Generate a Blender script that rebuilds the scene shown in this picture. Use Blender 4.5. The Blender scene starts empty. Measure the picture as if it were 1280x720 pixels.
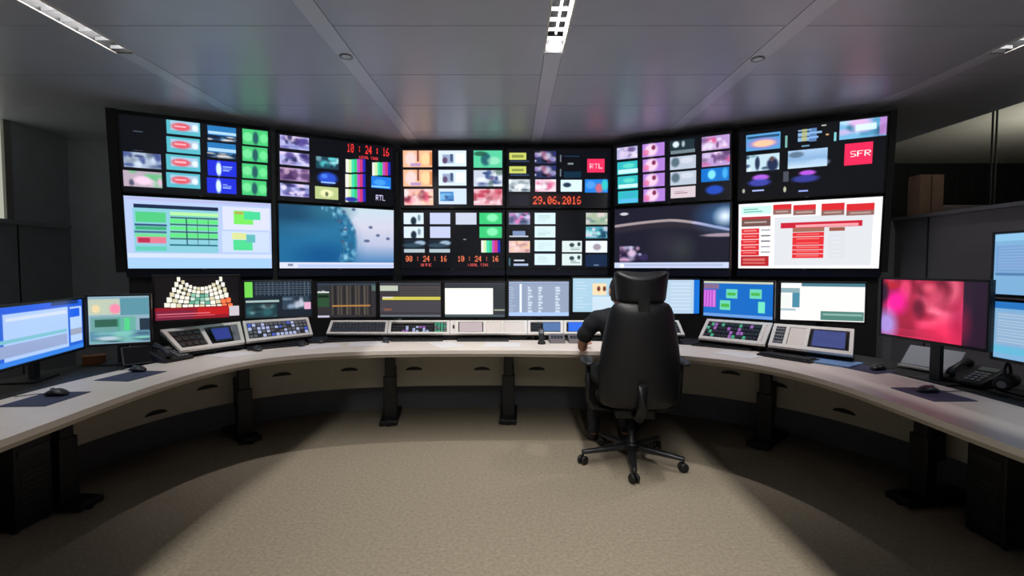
import bpy, bmesh, math, random
import numpy as np
from mathutils import Vector, Matrix
S = bpy.context.scene
COL = S.collection
PI = math.pi
# ------------------------------------------------------------------ camera, world, exposure
FPX = 610.0; PITCH = 0.043; EYE = 1.35
cam = bpy.data.cameras.new('camera'); cam.sensor_width = 36; cam.lens = FPX / 1280 * 36; cam.clip_start = .05
cam_o = bpy.data.objects.new('camera', cam); COL.objects.link(cam_o)
cam_o.location = (0, 0, EYE); cam_o.rotation_euler = (PI / 2 - PITCH, 0, 0)
S.camera = cam_o
S.view_settings.view_transform = 'Standard'; S.view_settings.look = 'None'
S.view_settings.exposure = 0.0; S.view_settings.gamma = 1; S.view_settings.use_curve_mapping = False
w = bpy.data.worlds.new('world'); S.world = w; w.use_nodes = True
w.node_tree.nodes['Background'].inputs[0].default_value = (.55, .6, .7, 1)
w.node_tree.nodes['Background'].inputs[1].default_value = .02
SCREEN_GAIN = 1.15
LAMP_MAIN = 150.0; LAMP_SIDE = 36.0; SPOT_W = 84.0; HALL_FILL_W = 26.0

def ray(px, py):
    c, s = math.cos(PITCH), math.sin(PITCH)
    u = (px - 640) / FPX; v = (360 - py) / FPX
    return Vector((u, c + v * s, -s + v * c))
def at(px, py, z):                      # point of the measured photograph at a known height
    r = ray(px, py); t = (z - EYE) / r.z
    return Vector((r.x * t, r.y * t, z))
def atY(px, py, Y):
    r = ray(px, py); t = Y / r.y
    return Vector((r.x * t, Y, EYE + r.z * t))

# ------------------------------------------------------------------ materials
def lin(c):
    c = c / 255.0
    return c / 12.92 if c <= .04045 else ((c + .055) / 1.055) ** 2.4
def rgb(h):
    if isinstance(h, str): h = tuple(int(h[i:i + 2], 16) for i in (0, 2, 4))
    return tuple(lin(v) for v in h)
MATS = {}
def mat(name, col, rough=.5, metal=0.0, noise=0.0, nscale=40.0, bump=0.0, emit=None, estr=1.0, spec=.5, coat=0.0):
    if name in MATS: return MATS[name]
    m = bpy.data.materials.new(name); m.use_nodes = True; MATS[name] = m
    nt = m.node_tree; b = nt.nodes['Principled BSDF']
    c = rgb(col); b.inputs['Base Color'].default_value = (*c, 1)
    b.inputs['Roughness'].default_value = rough; b.inputs['Metallic'].default_value = metal
    b.inputs['Specular IOR Level'].default_value = spec; b.inputs['Coat Weight'].default_value = coat
    if noise or bump:
        tc = nt.nodes.new('ShaderNodeTexCoord'); n = nt.nodes.new('ShaderNodeTexNoise')
        n.inputs['Scale'].default_value = nscale; n.inputs['Detail'].default_value = 5
        nt.links.new(tc.outputs['Object'], n.inputs['Vector'])
        if noise:
            r = nt.nodes.new('ShaderNodeValToRGB')
            r.color_ramp.elements[0].position = .3; r.color_ramp.elements[1].position = .7
            r.color_ramp.elements[0].color = (*[v * (1 - noise) for v in c], 1)
            r.color_ramp.elements[1].color = (*[min(1, v * (1 + noise)) for v in c], 1)
            nt.links.new(n.outputs['Fac'], r.inputs['Fac']); nt.links.new(r.outputs['Color'], b.inputs['Base Color'])
        if bump:
            bp = nt.nodes.new('ShaderNodeBump'); bp.inputs['Strength'].default_value = bump; bp.inputs['Distance'].default_value = .004
            nt.links.new(n.outputs['Fac'], bp.inputs['Height']); nt.links.new(bp.outputs['Normal'], b.inputs['Normal'])
    if emit:
        b.inputs['Emission Color'].default_value = (*rgb(emit), 1); b.inputs['Emission Strength'].default_value = estr
    return m
carpet = mat('carpet', (150, 140, 122), .95, noise=.16, nscale=55, bump=.6, spec=.1)
ceil_m = mat('ceiling_panel', (206, 209, 224), .37, metal=.15, noise=.03, nscale=3)
strip_m = mat('ceiling_strip', (228, 231, 244), .40, metal=.15)
seam_m = mat('dark_seam', (22, 22, 24), .6)
wall_m = mat('charcoal_wall', (188, 197, 205), .8, noise=.05, nscale=6)
wall_low = mat('charcoal_cladding', (108, 108, 114), .7, noise=.05, nscale=8)
pale_m = mat('pale_plaster', (190, 188, 176), .8, noise=.04, nscale=4)
desk_m = mat('pale_laminate', (232, 222, 212), .42, noise=.03, nscale=12)
edge_m = mat('desk_edge', (172, 162, 146), .5, noise=.04, nscale=15)
black_m = mat('matt_black', (18, 18, 20), .55)
bezel_m = mat('black_bezel', (12, 12, 14), .35)
leg_m = mat('black_powder_coat', (16, 17, 19), .45)
panel_m = mat('beige_grey_panel', (186, 180, 164), .6, noise=.04, nscale=10)
alu_m = mat('brushed_aluminium', (236, 232, 226), .4, metal=.15)
white_m = mat('white_plastic', (224, 216, 210), .45)
dark_m = mat('dark_plastic', (34, 36, 42), .4)
key_m = mat('grey_keys', (118, 122, 130), .5)
leather_m = mat('black_leather', (12, 13, 18), .46, noise=.15, nscale=90, bump=.15)
chrome_m = mat('polished_metal', (120, 122, 128), .25, metal=1.0)
pad_m = mat('blue_grey_mousepad', (58, 64, 92), .75, noise=.08, nscale=60)
paper_m = mat('white_paper', (232, 230, 232), .7)
skin_m = mat('skin', (196, 142, 118), .5, noise=.05, nscale=30)
shirt_m = mat('black_shirt', (22, 24, 32), .85, noise=.1, nscale=70)
trouser_m = mat('dark_trousers', (26, 27, 32), .9, noise=.1, nscale=70)
hair_m = mat('dark_hair', (26, 20, 18), .6, noise=.25, nscale=120)
wood_m = mat('brown_wood', (226, 190, 158), .6, noise=.12, nscale=9)
silver_m = mat('silver_plastic', (140, 144, 152), .4, metal=.3)
blue_m = mat('blue_folder', (120, 160, 214), .5)
def emis(name, col, s): return mat(name, (10, 10, 10), .4, emit=col, estr=s)
def screen_material():
    m = bpy.data.materials.new('lit_screen_picture'); m.use_nodes = True; nt = m.node_tree
    b = nt.nodes['Principled BSDF']; b.inputs['Base Color'].default_value = (.004, .004, .005, 1); b.inputs['Roughness'].default_value = .3
    a = nt.nodes.new('ShaderNodeAttribute'); a.attribute_name = 'Col'
    nt.links.new(a.outputs['Color'], b.inputs['Emission Color']); b.inputs['Emission Strength'].default_value = SCREEN_GAIN
    return m
screen_m = screen_material()

# ------------------------------------------------------------------ mesh helpers
def tag(o, label=None, cat=None, group=None, kind=None):
    if label: o['label'] = label
    if cat: o['category'] = cat
    if group: o['group'] = group
    if kind: o['kind'] = kind
    return o
def empty(name, loc=(0, 0, 0), rz=0.0, label=None, cat=None, group=None):
    o = bpy.data.objects.new(name, None); COL.objects.link(o); o.empty_display_size = .1
    o.location = loc; o.rotation_euler = (0, 0, rz)
    return tag(o, label, cat, group)
def link(name, me, parent=None, loc=None, rz=None):
    o = bpy.data.objects.new(name, me); COL.objects.link(o)
    if parent: o.parent = parent
    if loc is not None: o.location = loc
    if rz is not None: o.rotation_euler = (0, 0, rz)
    return o
class MB:
    def __init__(s): s.bm = bmesh.new(); s.mats = []
    def mi(s, m):
        if m not in s.mats: s.mats.append(m)
        return s.mats.index(m)
    def quadbox(s, P, m):               # 8 points: bottom 4 ccw, top 4
        vs = [s.bm.verts.new(p) for p in P]; i = s.mi(m)
        for f in ((3, 2, 1, 0), (4, 5, 6, 7), (0, 1, 5, 4), (1, 2, 6, 5), (2, 3, 7, 6), (3, 0, 4, 7)):
            fc = s.bm.faces.new([vs[k] for k in f]); fc.material_index = i
        return s
    def box(s, x0, x1, y0, y1, z0, z1, m, M=None):
        P = [(x0, y0, z0), (x1, y0, z0), (x1, y1, z0), (x0, y1, z0), (x0, y0, z1), (x1, y0, z1), (x1, y1, z1), (x0, y1, z1)]
        if M: P = [M @ Vector(p) for p in P]
        return s.quadbox(P, m)
    def rings(s, R, m, close=True, smooth=True):
        i = s.mi(m); V = [[s.bm.verts.new(p) for p in r] for r in R]; n = len(R[0])
        for a, b in zip(V, V[1:]):
            for k in range(n):
                f = s.bm.faces.new((a[k], a[(k + 1) % n], b[(k + 1) % n], b[k])); f.material_index = i; f.smooth = smooth
        if close:
            f = s.bm.faces.new(V[0][::-1]); f.material_index = i
            f = s.bm.faces.new(V[-1]); f.material_index = i
        return s
    def lathe(s, prof, m, c=(0, 0, 0), n=20, M=None):   # prof: (radius, z)
        R = []
        for r, z in prof:
            ring = [Vector((c[0] + r * math.cos(2 * PI * k / n), c[1] + r * math.sin(2 * PI * k / n), c[2] + z)) for k in range(n)]
            if M: ring = [M @ p for p in ring]
            R.append(ring)
        return s.rings(R, m)
    def tube(s, pts, r, m, n=10, rr=None):
        pts = [Vector(p) for p in pts]; R = []; up0 = Vector((0, 0, 1))
        for i, p in enumerate(pts):
            t = (pts[min(i + 1, len(pts) - 1)] - pts[max(i - 1, 0)]).normalized()
            a = up0 if abs(t.dot(up0)) < .95 else Vector((1, 0, 0))
            x = t.cross(a).normalized(); y = x.cross(t).normalized(); q = rr[i] if rr else r
            R.append([p + x * q * math.cos(2 * PI * k / n) + y * q * math.sin(2 * PI * k / n) for k in range(n)])
        return s.rings(R, m)
    def poly(s, pts2, z0, z1, m):       # extruded outline
        i = s.mi(m); a = [s.bm.verts.new((x, y, z0)) for x, y in pts2]; b = [s.bm.verts.new((x, y, z1)) for x, y in pts2]
        n = len(a); fs = [s.bm.faces.new(a[::-1]), s.bm.faces.new(b)]
        for k in range(n): fs.append(s.bm.faces.new((a[k], a[(k + 1) % n], b[(k + 1) % n], b[k])))
        for f in fs: f.material_index = i
        return s
    def build(s, name, parent=None, loc=None, rz=None, bevel=0.0, sub=0):
        bmesh.ops.recalc_face_normals(s.bm, faces=s.bm.faces)
        me = bpy.data.meshes.new(name); s.bm.to_mesh(me); s.bm.free()
        for m in s.mats: me.materials.append(m)
        o = link(name, me, parent, loc, rz)
        if bevel:
            b = o.modifiers.new('bevel', 'BEVEL'); b.width = bevel; b.segments = 2; b.limit_method = 'ANGLE'; b.angle_limit = .7
        if sub:
            b = o.modifiers.new('sub', 'SUBSURF'); b.levels = sub; b.render_levels = sub
        return o
def seg_matrix(p0, p1):                 # frame with x along p0->p1 on the floor plane
    d = Vector((p1[0] - p0[0], p1[1] - p0[1], 0)); a = math.atan2(d.y, d.x)
    return a, d.length

# ------------------------------------------------------------------ pictures shown on screens
F57 = {'0': '0E11131519110E', '1': '040C040404040E', '2': '0E11010204081F', '3': '1F02040201110E', '4': '02060A121F0202', '5': '1F101E0101110E',
       '6': '0608101E11110E', '7': '1F010204080808', '8': '0E11110E11110E', '9': '0E11110F01020C', ':': '00040400040400', '.': '00000000000C0C',
       'S': '0F10100E01011E', 'F': '1F10101E101010', 'R': '1E11111E141211', 'T': '1F040404040404', 'L': '1010101010101F', ' ': '00000000000000'}
F35 = {'U': '55557', 'T': '72222', 'C': '74447', 'L': '44447', 'O': '75557', 'A': '75755', 'I': '72227', 'M': '57755', 'E': '74647', ' ': '00000'}
class Cv:
    def __init__(s, W, H, quad, bg=(8, 10, 18)):
        s.W, s.H, s.q = W, H, quad; s.a = np.zeros((H, W, 3)); s.a[:] = s.c(bg)
        s.yy, s.xx = np.mgrid[0:H, 0:W].astype(float)
    @staticmethod
    def c(h):
        if isinstance(h, str): h = tuple(int(h[i:i + 2], 16) for i in (0, 2, 4))
        return np.array(h, float)
    def m(s, px, py):                   # photograph measurement -> picture cell
        TL, TR, BR, BL = s.q
        v = .5
        for _ in range(4):
            xl = TL[0] + (BL[0] - TL[0]) * v; xr = TR[0] + (BR[0] - TR[0]) * v
            u = (px - xl) / (xr - xl)
            yt = TL[1] + (TR[1] - TL[1]) * u; yb = BL[1] + (BR[1] - BL[1]) * u
            v = (py - yt) / (yb - yt)
        return u * s.W, v * s.H
    def box_(s, x0, y0, x1, y1):
        ym = (y0 + y1) / 2; xm = (x0 + x1) / 2
        a = s.m(x0, ym)[0]; b = s.m(x1, ym)[0]; c = s.m(xm, y0)[1]; d = s.m(xm, y1)[1]
        return a, c, b, d
    def sl(s, b):
        x0, y0, x1, y1 = [int(round(v)) for v in b]
        x0, x1 = sorted((min(max(x0, 0), s.W), min(max(x1, 0), s.W))); y0, y1 = sorted((min(max(y0, 0), s.H), min(max(y1, 0), s.H)))
        return slice(y0, max(y1, y0 + 1)), slice(x0, max(x1, x0 + 1))
    def cr(s, b, c, al=1.0):            # rect in cells
        k = s.sl(b); s.a[k] = s.a[k] * (1 - al) + s.c(c) * al
    def rect(s, x0, y0, x1, y1, c, al=1.0): s.cr(s.box_(x0, y0, x1, y1), c, al)
    def ell(s, cx, cy, rx, ry, c, al=1.0, soft=.25, clip=None, cells=False):
        if not cells:
            b = s.box_(cx - rx, cy - ry, cx + rx, cy + ry); cx, cy, rx, ry = (b[0] + b[2]) / 2, (b[1] + b[3]) / 2, abs(b[2] - b[0]) / 2, abs(b[3] - b[1]) / 2
        d = np.sqrt(((s.xx - cx) / max(rx, .3)) ** 2 + ((s.yy - cy) / max(ry, .3)) ** 2)
        k = np.clip((1 + soft - d) / (2 * soft), 0, 1) * al
        if clip is not None:
            mk = np.zeros_like(k); mk[s.sl(clip)] = 1; k = k * mk
        s.a = s.a * (1 - k[..., None]) + s.c(c) * k[..., None]
    def photo(s, x0, y0, x1, y1, pal, seed=0, n=16):
        b = s.box_(x0, y0, x1, y1); s.cr(b, pal[0]); R = random.Random(seed); W, H = b[2] - b[0], b[3] - b[1]
        for i in range(n):
            s.ell(b[0] + R.random() * W, b[1] + R.random() * H, W * R.uniform(.05, .22), H * R.uniform(.08, .3), pal[R.randrange(1, len(pal))], R.uniform(.5, .95), .4, b, True)
        s.cr((b[0], b[3] - H * .12, b[2], b[3]), pal[0], .4)
    def bars(s, x0, y0, x1, y1):
        cs = ['e8e8e0', 'c8e8a8', '48d8b0', '30c878', 'c048c0', 'c83870', '2828b8']
        for i, c in enumerate(cs): s.rect(x0 + (x1 - x0) * i / 7, y0, x0 + (x1 - x0) * (i + 1) / 7, y1, c)
    def lines(s, x0, y0, x1, y1, c, n, seed=0, th=.5, full=False):
        R = random.Random(seed)
        for i in range(n):
            y = y0 + (y1 - y0) * (i + .25) / n
            s.rect(x0, y, x1 if full else x0 + (x1 - x0) * R.uniform(.4, 1), y + (y1 - y0) / n * th, c)
    def text(s, x0, y0, x1, y1, t, c, font=F57):
        b = s.box_(x0, y0, x1, y1); fw, fh = (5, 7) if font is F57 else (3, 5); N = len(t) * (fw + 1) - 1
        for j in range(s.H):
            v = (j + .5 - b[1]) / (b[3] - b[1]) * fh
            if not 0 <= v < fh: continue
            for i in range(s.W):
                u = (i + .5 - b[0]) / (b[2] - b[0]) * N
                if not 0 <= u < N: continue
                k = int(u // (fw + 1)); q = int(u % (fw + 1))
                if q >= fw: continue
                g = font.get(t[k], font[' ']); row = int(g[2 * int(v):2 * int(v) + 2], 16) if font is F57 else int(g[int(v)], 16)
                if row >> (fw - 1 - q) & 1: s.a[j, i] = s.c(c)
    def grad(s, x0, y0, x1, y1, cols, horiz=False):
        k = s.sl(s.box_(x0, y0, x1, y1)); h = k[0].stop - k[0].start; wd = k[1].stop - k[1].start
        n = wd if horiz else h; t = np.linspace(0, len(cols) - 1, n); C = np.array([s.c(c) for c in cols])
        r = np.stack([np.interp(t, range(len(cols)), C[:, j]) for j in range(3)], 1)
        s.a[k] = r[None, :, :] if horiz else r[:, None, :]
    def mesh(s, name, w, h):            # vertex-per-cell sheet, local: x right, z up, facing -y, base at z=0
        W, H = s.W, s.H
        X, Z = np.meshgrid(np.linspace(-w / 2, w / 2, W), np.linspace(h, 0, H))
        co = np.zeros((H * W, 3)); co[:, 0] = X.ravel(); co[:, 2] = Z.ravel()
        i = (np.arange(H - 1)[:, None] * W + np.arange(W - 1)[None, :]).ravel()
        F = np.stack([i, i + W, i + W + 1, i + 1], 1)
        me = bpy.data.meshes.new(name); me.vertices.add(len(co)); me.vertices.foreach_set('co', co.ravel())
        me.loops.add(F.size); me.loops.foreach_set('vertex_index', F.ravel().astype(np.int32))
        me.polygons.add(len(F)); me.polygons.foreach_set('loop_start', np.arange(0, F.size, 4, dtype=np.int32))
        me.update(calc_edges=True)
        c = s.a / 255.0; c = np.where(c <= .04045, c / 12.92, ((c + .055) / 1.055) ** 2.4).reshape(-1, 3)
        at_ = me.color_attributes.new('Col', 'FLOAT_COLOR', 'POINT')
        at_.data.foreach_set('color', np.concatenate([c, np.ones((len(c), 1))], 1).astype(np.float32).ravel())
        me.materials.append(screen_m); return me

# ------------------------------------------------------------------ room shell
CEIL = 2.80
XL, XR, YB = -5.0, 3.66, -2.6
def structure(name, mb, **k):
    return tag(mb.build(name, **k), kind='structure')
structure('floor', MB().box(-5.3, 12, -2.8, 9.2, -.1, 0, carpet))
# ceiling made of boards between the lengthwise strips, with slots for the linear lamps
STRIPS = [-2.62, -1.14, .28, 1.71, 3.28]; SLOT = .0616; LAMP_END = 3.38
mb = MB(); edges = [-5.3] + [x for s_ in STRIPS for x in (s_ - SLOT, s_ + SLOT)] + [4.5]
ys = [YB - .2, -1.5, 0, 1.5, 3.0, 3.75, 4.45, 5.3, 6.4]
for i in range(0, len(edges), 2):
    for y0, y1 in zip(ys, ys[1:]):
        mb.box(edges[i] + .002, edges[i + 1] - .002, y0 + .004, y1 - .004, CEIL, CEIL + .006, ceil_m)
mb.box(-5.3, 4.5, YB - .2, 6.4, CEIL + .16, CEIL + .2, seam_m)
mb.box(4.44, 4.5, YB - .2, 6.4, CEIL + .02, CEIL + .16, seam_m)
for i in range(0, len(edges), 2):       # rib above every board closes the seams
    mb.box(edges[i], edges[i + 1], YB - .2, 6.4, CEIL + .006, CEIL + .03, mat('seam_grey', (225, 226, 232), .5))
structure('ceiling', mb)
mb = MB()
for s_ in STRIPS:
    lamp = s_ in (STRIPS[0], STRIPS[2], STRIPS[4])
    mb.box(s_ - SLOT + .002, s_ + SLOT - .002, LAMP_END if lamp else YB - .2, 6.4, CEIL - .003, CEIL + .004, strip_m)
structure('trim_1', mb)
# walls
cl = mat('grey_cladding', (170, 178, 186), .7, noise=.05, nscale=8)
mb = MB(); mb.box(XL - .2, XL, YB - .2, 6.3, 0, 1.78, cl); mb.box(XL - .2, XL + .06, YB - .2, 5.5, 1.78, 1.82, cl)
for y in (1.2, 2.4, 3.4, 4.4, 4.95): mb.box(XL, XL + .004, y, y + .012, 0, 1.78, seam_m)
mb.box(XL - .2, XL, 4.92, 6.3, 1.82, CEIL, wall_m); mb.box(XL - .2, XL, YB - .2, 3.2, 1.82, CEIL, wall_m)
structure('wall_left', mb)
mb = MB()                               # lit window at the left
mb.box(XL - .06, XL - .02, 3.2, 4.85, 1.82, CEIL, emis('window_daylight', (186, 188, 172), .9))
wf = mat('window_frame_paint', (150, 152, 146), .5)
mb.box(XL - .12, XL + .01, 4.85, 4.92, 1.82, CEIL, wf); mb.box(XL - .06, XL + .01, 4.1, 4.14, 1.82, CEIL, wf); mb.box(XL - .06, XL + .01, 3.2, 3.25, 1.82, CEIL, wf)
structure('window_1', mb)
mb = MB(); P0, P1 = Vector((XL, 5.55)), Vector((-3.3, 6.2))
n = Vector((-(P1 - P0).y, (P1 - P0).x)).normalized() * .1
mb.poly([P0[:], P1[:], (P1 + n)[:], (P0 + n)[:]], 0, CEIL, wall_m)
mb.box(-3.3, 3.5, 6.2, 6.3, 0, CEIL, wall_m)
structure('wall_front', mb)
mb = MB(); mb.box(XR, XR + .1, YB - .2, 4.75, 0, 1.79, wall_low); mb.box(XR - .03, XR + .13, YB - .2, 4.75, 1.79, 1.82, wall_low)
mb.box(3.4, XR, 4.68, 4.75, 0, 1.79, wall_low)
for y in (1.6, 3.0, 4.3): mb.box(XR - .004, XR, y, y + .015, 0, 1.79, seam_m)
mb.box(3.42, 3.5, 4.75, 6.3, 0, CEIL, wall_low)
structure('wall_right', mb)
structure('wall_back', MB().box(-5.3, 12, YB - .3, YB - .2, 0, 3.3, wall_m))
mb = MB(); mb.box(3.5, 12, 9.0, 9.2, 0, 3.24, mat('hall_dark_wall', (34, 36, 38), .7))
for k in range(30): mb.box(3.6 + k * .28, 3.62 + k * .28, 8.97, 9.0, 1.2, 3.1, mat('blind_slat', (52, 54, 56), .6))
mb.box(12, 12.1, -2.8, 9.2, 0, 3.3, MATS['hall_dark_wall'])
structure('wall_hall', mb)
structure('ceiling_hall', MB().box(4.5, 12, -2.8, 9.2, 3.24, 3.34, pale_m))

def lamp_fixture(x, power, label, col=(1, .97, .93)):
    t = empty('ceiling_lamp', (x, 0, CEIL), 0, label, 'lamp', 'slot lamps in the ceiling')
    L0, L1, D = YB + .3, LAMP_END, .12
    mb = MB(); hm = mat('lamp_housing', (44, 45, 48), .5, metal=.3)
    for sx in (-1, 1):
        a, b = sorted((sx * (SLOT - .001), sx * (SLOT + .003)));  mb.box(a, b, L0, L1, .0, D + .02, hm)
        a, b = sorted((sx * (SLOT - .004), sx * (SLOT + .008)));  mb.box(a, b, L0, L1, -.006, -.0005, alu_m)
    mb.box(-SLOT, SLOT, L0, L1, D + .008, D + .02, hm); mb.box(-SLOT, SLOT, L1 - .01, L1, 0, D, hm)
    mb.build('housing', t)
    e = .0156
    lm = emis('lamp_tube', (255, 250, 240), 6.0) if power > 20 else emis('lamp_tube_dim', (220, 225, 235), 1.2)
    MB().tube([(e, L0 + .05, D - .002), (e, L1 - .03, D - .002)], .007, lm, 8).build('tube', t)
    blade = None; y = L0 + .1
    while y < L1 - .02:
        if blade is None: blade = MB().box(-SLOT + .002, SLOT - .002, 0, .003, .006, .028, mat('louvre_grey', (120, 122, 126), .5)).build('louvre_blade', t, (0, y, 0))
        else: link('louvre_blade', blade.data, t, (0, y, 0))
        y += .12
    ld = bpy.data.lights.new('linear_tube_light', 'AREA'); ld.shape = 'RECTANGLE'; ld.size = .006; ld.size_y = L1 - L0 - .1
    ld.energy = power; ld.color = col
    lo = bpy.data.objects.new('tube_light', ld); COL.objects.link(lo); lo.parent = t; lo.location = (e, (L0 + L1) / 2, D - .012)
lamp_fixture(STRIPS[2], LAMP_MAIN, 'bright white slot lamp in the middle of the ceiling')
lamp_fixture(STRIPS[0], LAMP_SIDE, 'dim grey slot lamp at the left of the ceiling')
lamp_fixture(STRIPS[4], LAMP_SIDE, 'dim slot lamp at the right edge of the ceiling')
def downlight(x, y, label):
    t = empty('downlight', (x, y, CEIL), 0, label, 'lamp', 'small round downlights in the ceiling strips')
    MB().lathe([(.042, -.004), (.046, -.009), (.036, -.010), (.033, -.004)], silver_m).build('ring', t)
    MB().lathe([(.032, -.008), (.028, -.006)], emis('downlight_lens', (200, 200, 205), .22)).build('lens', t)
    ld = bpy.data.lights.new('downlight_beam', 'SPOT'); ld.energy = SPOT_W; ld.spot_size = 1.95; ld.spot_blend = .8; ld.shadow_soft_size = .03; ld.color = (1, .95, .95)
    lo = bpy.data.objects.new('beam', ld); COL.objects.link(lo); lo.parent = t; lo.location = (0, 0, -.02); lo.rotation_euler = (math.radians(27), 0, 0)
downlight(STRIPS[1], 3.42, 'small round downlight in the ceiling strip left of the bright slot lamp')
downlight(STRIPS[3], 3.46, 'small round downlight in the ceiling strip right of the bright slot lamp')
hl = bpy.data.lights.new('hall_fill_light', 'AREA'); hl.size = 1.2; hl.energy = HALL_FILL_W; hl.color = (1, .98, .9)  # fill light added out of view to brighten the hall and its ceiling
ho = empty('hall_fill', (7.0, 5.5, 2.2), 0, 'added fill light on an unseen tray high in the hall beyond the right wall', 'lamp')
lo = bpy.data.objects.new('hall_fill_beam', hl); COL.objects.link(lo); lo.parent = ho; lo.location = (0, 0, .08); lo.rotation_euler = (PI, 0, 0)
MB().box(-.6, .6, -.6, .6, 0, .06, alu_m).build('fill_tray', ho)
MB().tube([(0, 0, .06), (0, 0, 1.04)], .012, leg_m).build('rod', ho)

# things beyond the right partition
o = MB(); o.box(-.11, .11, -.07, .07, 0, .43, wood_m); o.box(-.01, .0, -.074, -.07, .01, .42, mat('wood_joint', (120, 95, 75), .6))
tag(o.build('wooden_box', loc=(3.885, 4.62, 1.775), bevel=.006), 'brown upright box behind the end of the right partition', 'box')
tag(MB().box(-.2, .2, -.06, .06, 0, .15, white_m).build('white_box', loc=(4.22, 4.62, 1.775), bevel=.004), 'low white box behind the right partition beside the brown box', 'box')
tag(MB().box(3.77, 5.2, 4.52, 4.75, 0, 1.775, wall_low).build('cabinet', bevel=.004), 'dark cabinet behind the right partition under the white box', 'cabinet')
for i, (x, y) in enumerate(((4.86, 5.0), (4.96, 5.06))):
    tag(MB().tube([(x, y, 0), (x, y, 3.24)], .009, mat('grey_post', (110, 110, 112), .5)).build('post'), ('thin dark post beyond the partition, the left one of the pair', 'thin dark post beyond the partition, the right one of the pair')[i], 'post', 'pair of thin posts in the hall')

# ------------------------------------------------------------------ video wall
DW, DH, BZ = 1.21, .685, .011
FAC = {'L2': (-3.0, 4.76, .483), 'L1': (-1.875, 5.32, .52), 'CL': (-.688, 5.66, 0), 'CR': (.54, 5.66, 0), 'R1': (1.675, 5.23, -.51), 'R2': (2.885, 4.82, -.50)}
TILT = {'L2': .13, 'L1': .04, 'CL': .012, 'CR': .012, 'R1': .015, 'R2': .15}
ZB = 1.332
def frame_point(f, u, d):
    x, y, a = FAC[f]; return (x + u * math.cos(a) - d * math.sin(a), y + u * math.sin(a) + d * math.cos(a))
def cv(q, W=240, H=134, bg=(7, 9, 16)): return Cv(W, H, q, bg)
PIC = {}
LAV = ['b8b8e8', 'e8e0ff', '4a3c88', '8088c8', 'f0d8f0', '282858']
# far left, top
c = cv([(143, 133), (341, 160), (345, 249), (147, 236)])
c.photo(149, 185, 194, 205, ['a8b8d0', 'e0f0ff', '3c4870', '707c90', '384888'], 1); c.photo(148, 210, 195, 231, ['b8a8b8', 'e8b8d8', '48a878', '303858', 'f0d0e8', '60c080'], 2)
for k in range(4):
    y = 142 + k * 23.5; c.rect(201, y, 244, y + 20, '58b8c8'); c.rect(206, y + 3, 242, y + 15, 'a8c8e0'); c.ell(219, y + 9, 12, 5, 'e05868'); c.rect(211, y + 7.5, 226, y + 10, 'f8d0d8', .7); c.ell(237, y + 11, 4, 4, 'e8f0ff', .9)
for k in range(2):
    y = 152 + k * 22; c.rect(254, y, 293, y + 19, '2878b8'); c.rect(255, y + 7, 293, y + 11, 'c8e8ff', .85); c.photo(254, y + 12, 293, y + 19, ['183050', 'e0d8d0', '101830', '4888b8'], 5 + k)
for k in range(2):
    y = 197 + k * 23; c.rect(254, y, 294, y + 20, '2030d8'); c.ell(269, y + 10, 3.6, 9, 'd8f0ff'); c.lines(275, y + 7, 289, y + 14, 'a0c0ff', 3, k)
for k in range(4):
    y = 158 + k * 22; c.rect(302, y, 338, y + 19, '48c878'); c.ell(309, y + 8, 7, 6, '88f0a8', .7); c.ell(332, y + 11, 6, 6, '80f0a0', .7); c.ell(320, y + 10, 4, 8, '245060', .9)
c.rect(160, 156, 172, 157.5, '404858'); c.rect(160, 181, 172, 182, '404858')
PIC['L2t'] = c
c = cv([(154.8, 240), (332.3, 250.8), (335.6, 333.5), (160, 334.5)], bg='b4c8ee')
c.rect(156, 247, 333, 250, 'b8a8d8', .5); c.rect(166, 253, 264, 258, '182848'); c.rect(166, 258, 264, 313, '88c8d8')
c.rect(168, 261, 202, 274, '50c880'); c.rect(167, 276, 203, 279, '305878'); c.rect(168, 280, 203, 284, '38a870'); c.rect(167, 285, 203, 288, '407088'); c.rect(168, 289, 203, 293, '70d890'); c.rect(170, 293, 203, 301, 'e07890'); c.rect(171, 294, 184, 300, 'b83050'); c.rect(169, 305, 203, 311, '60c8b0')
for k in range(4): c.rect(207, 262 + k * 9, 264, 267 + k * 9, '60e080'); c.rect(207, 268 + k * 9, 264, 270 + k * 9, '306858')
for k in range(3): c.rect(226 + k * 13, 270, 227 + k * 13, 304, '284858')
c.rect(207, 303, 264, 305, '206878'); c.rect(207, 262, 264, 266, 'c8f0b0', .8)
c.rect(270, 256, 331, 284, 'd8dcf8'); c.rect(270, 286, 331, 313, 'c8d8f8')
c.rect(284, 260, 309, 277, '78e860'); c.rect(297, 261, 318, 271, '48d898'); c.rect(285, 261, 296, 264, 'b0a850'); c.rect(282, 288, 300, 296, 'd8e098'); c.rect(284, 297, 309, 310, '50d890'); c.rect(300, 290, 312, 300, '60b8b8')
c.rect(160, 315, 334, 320, 'd0dcf8'); c.rect(160, 321, 334, 334, 'a4ccf8'); c.rect(176, 240, 300, 244, 'c0d8f8')
PIC['L2b'] = c
c = cv([(347, 160), (494, 181), (494, 258), (348, 249)])
for k in range(4): c.photo(350, 165 + k * 21, 384, 182 + k * 21, LAV if k != 2 else ['b090b8', 'f0d0e0', '402858', 'd0b8e8', '684878'], 10 + k, 22)
c.photo(392, 192, 420, 208, ['203848', '58c8d0', '184858', 'a8e8f0'], 14); c.ell(406, 220, 12, 8, '2850d0'); c.ell(402, 217, 4, 3, '5088f0', .8); c.rect(398, 225, 416, 227, '90b8f0'); c.rect(391, 232, 420, 248, 'b8c888'); c.ell(405, 240, 8, 5, 'f0f0b8', .9); c.ell(405, 241, 2, 3, '405030', .8)
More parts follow.
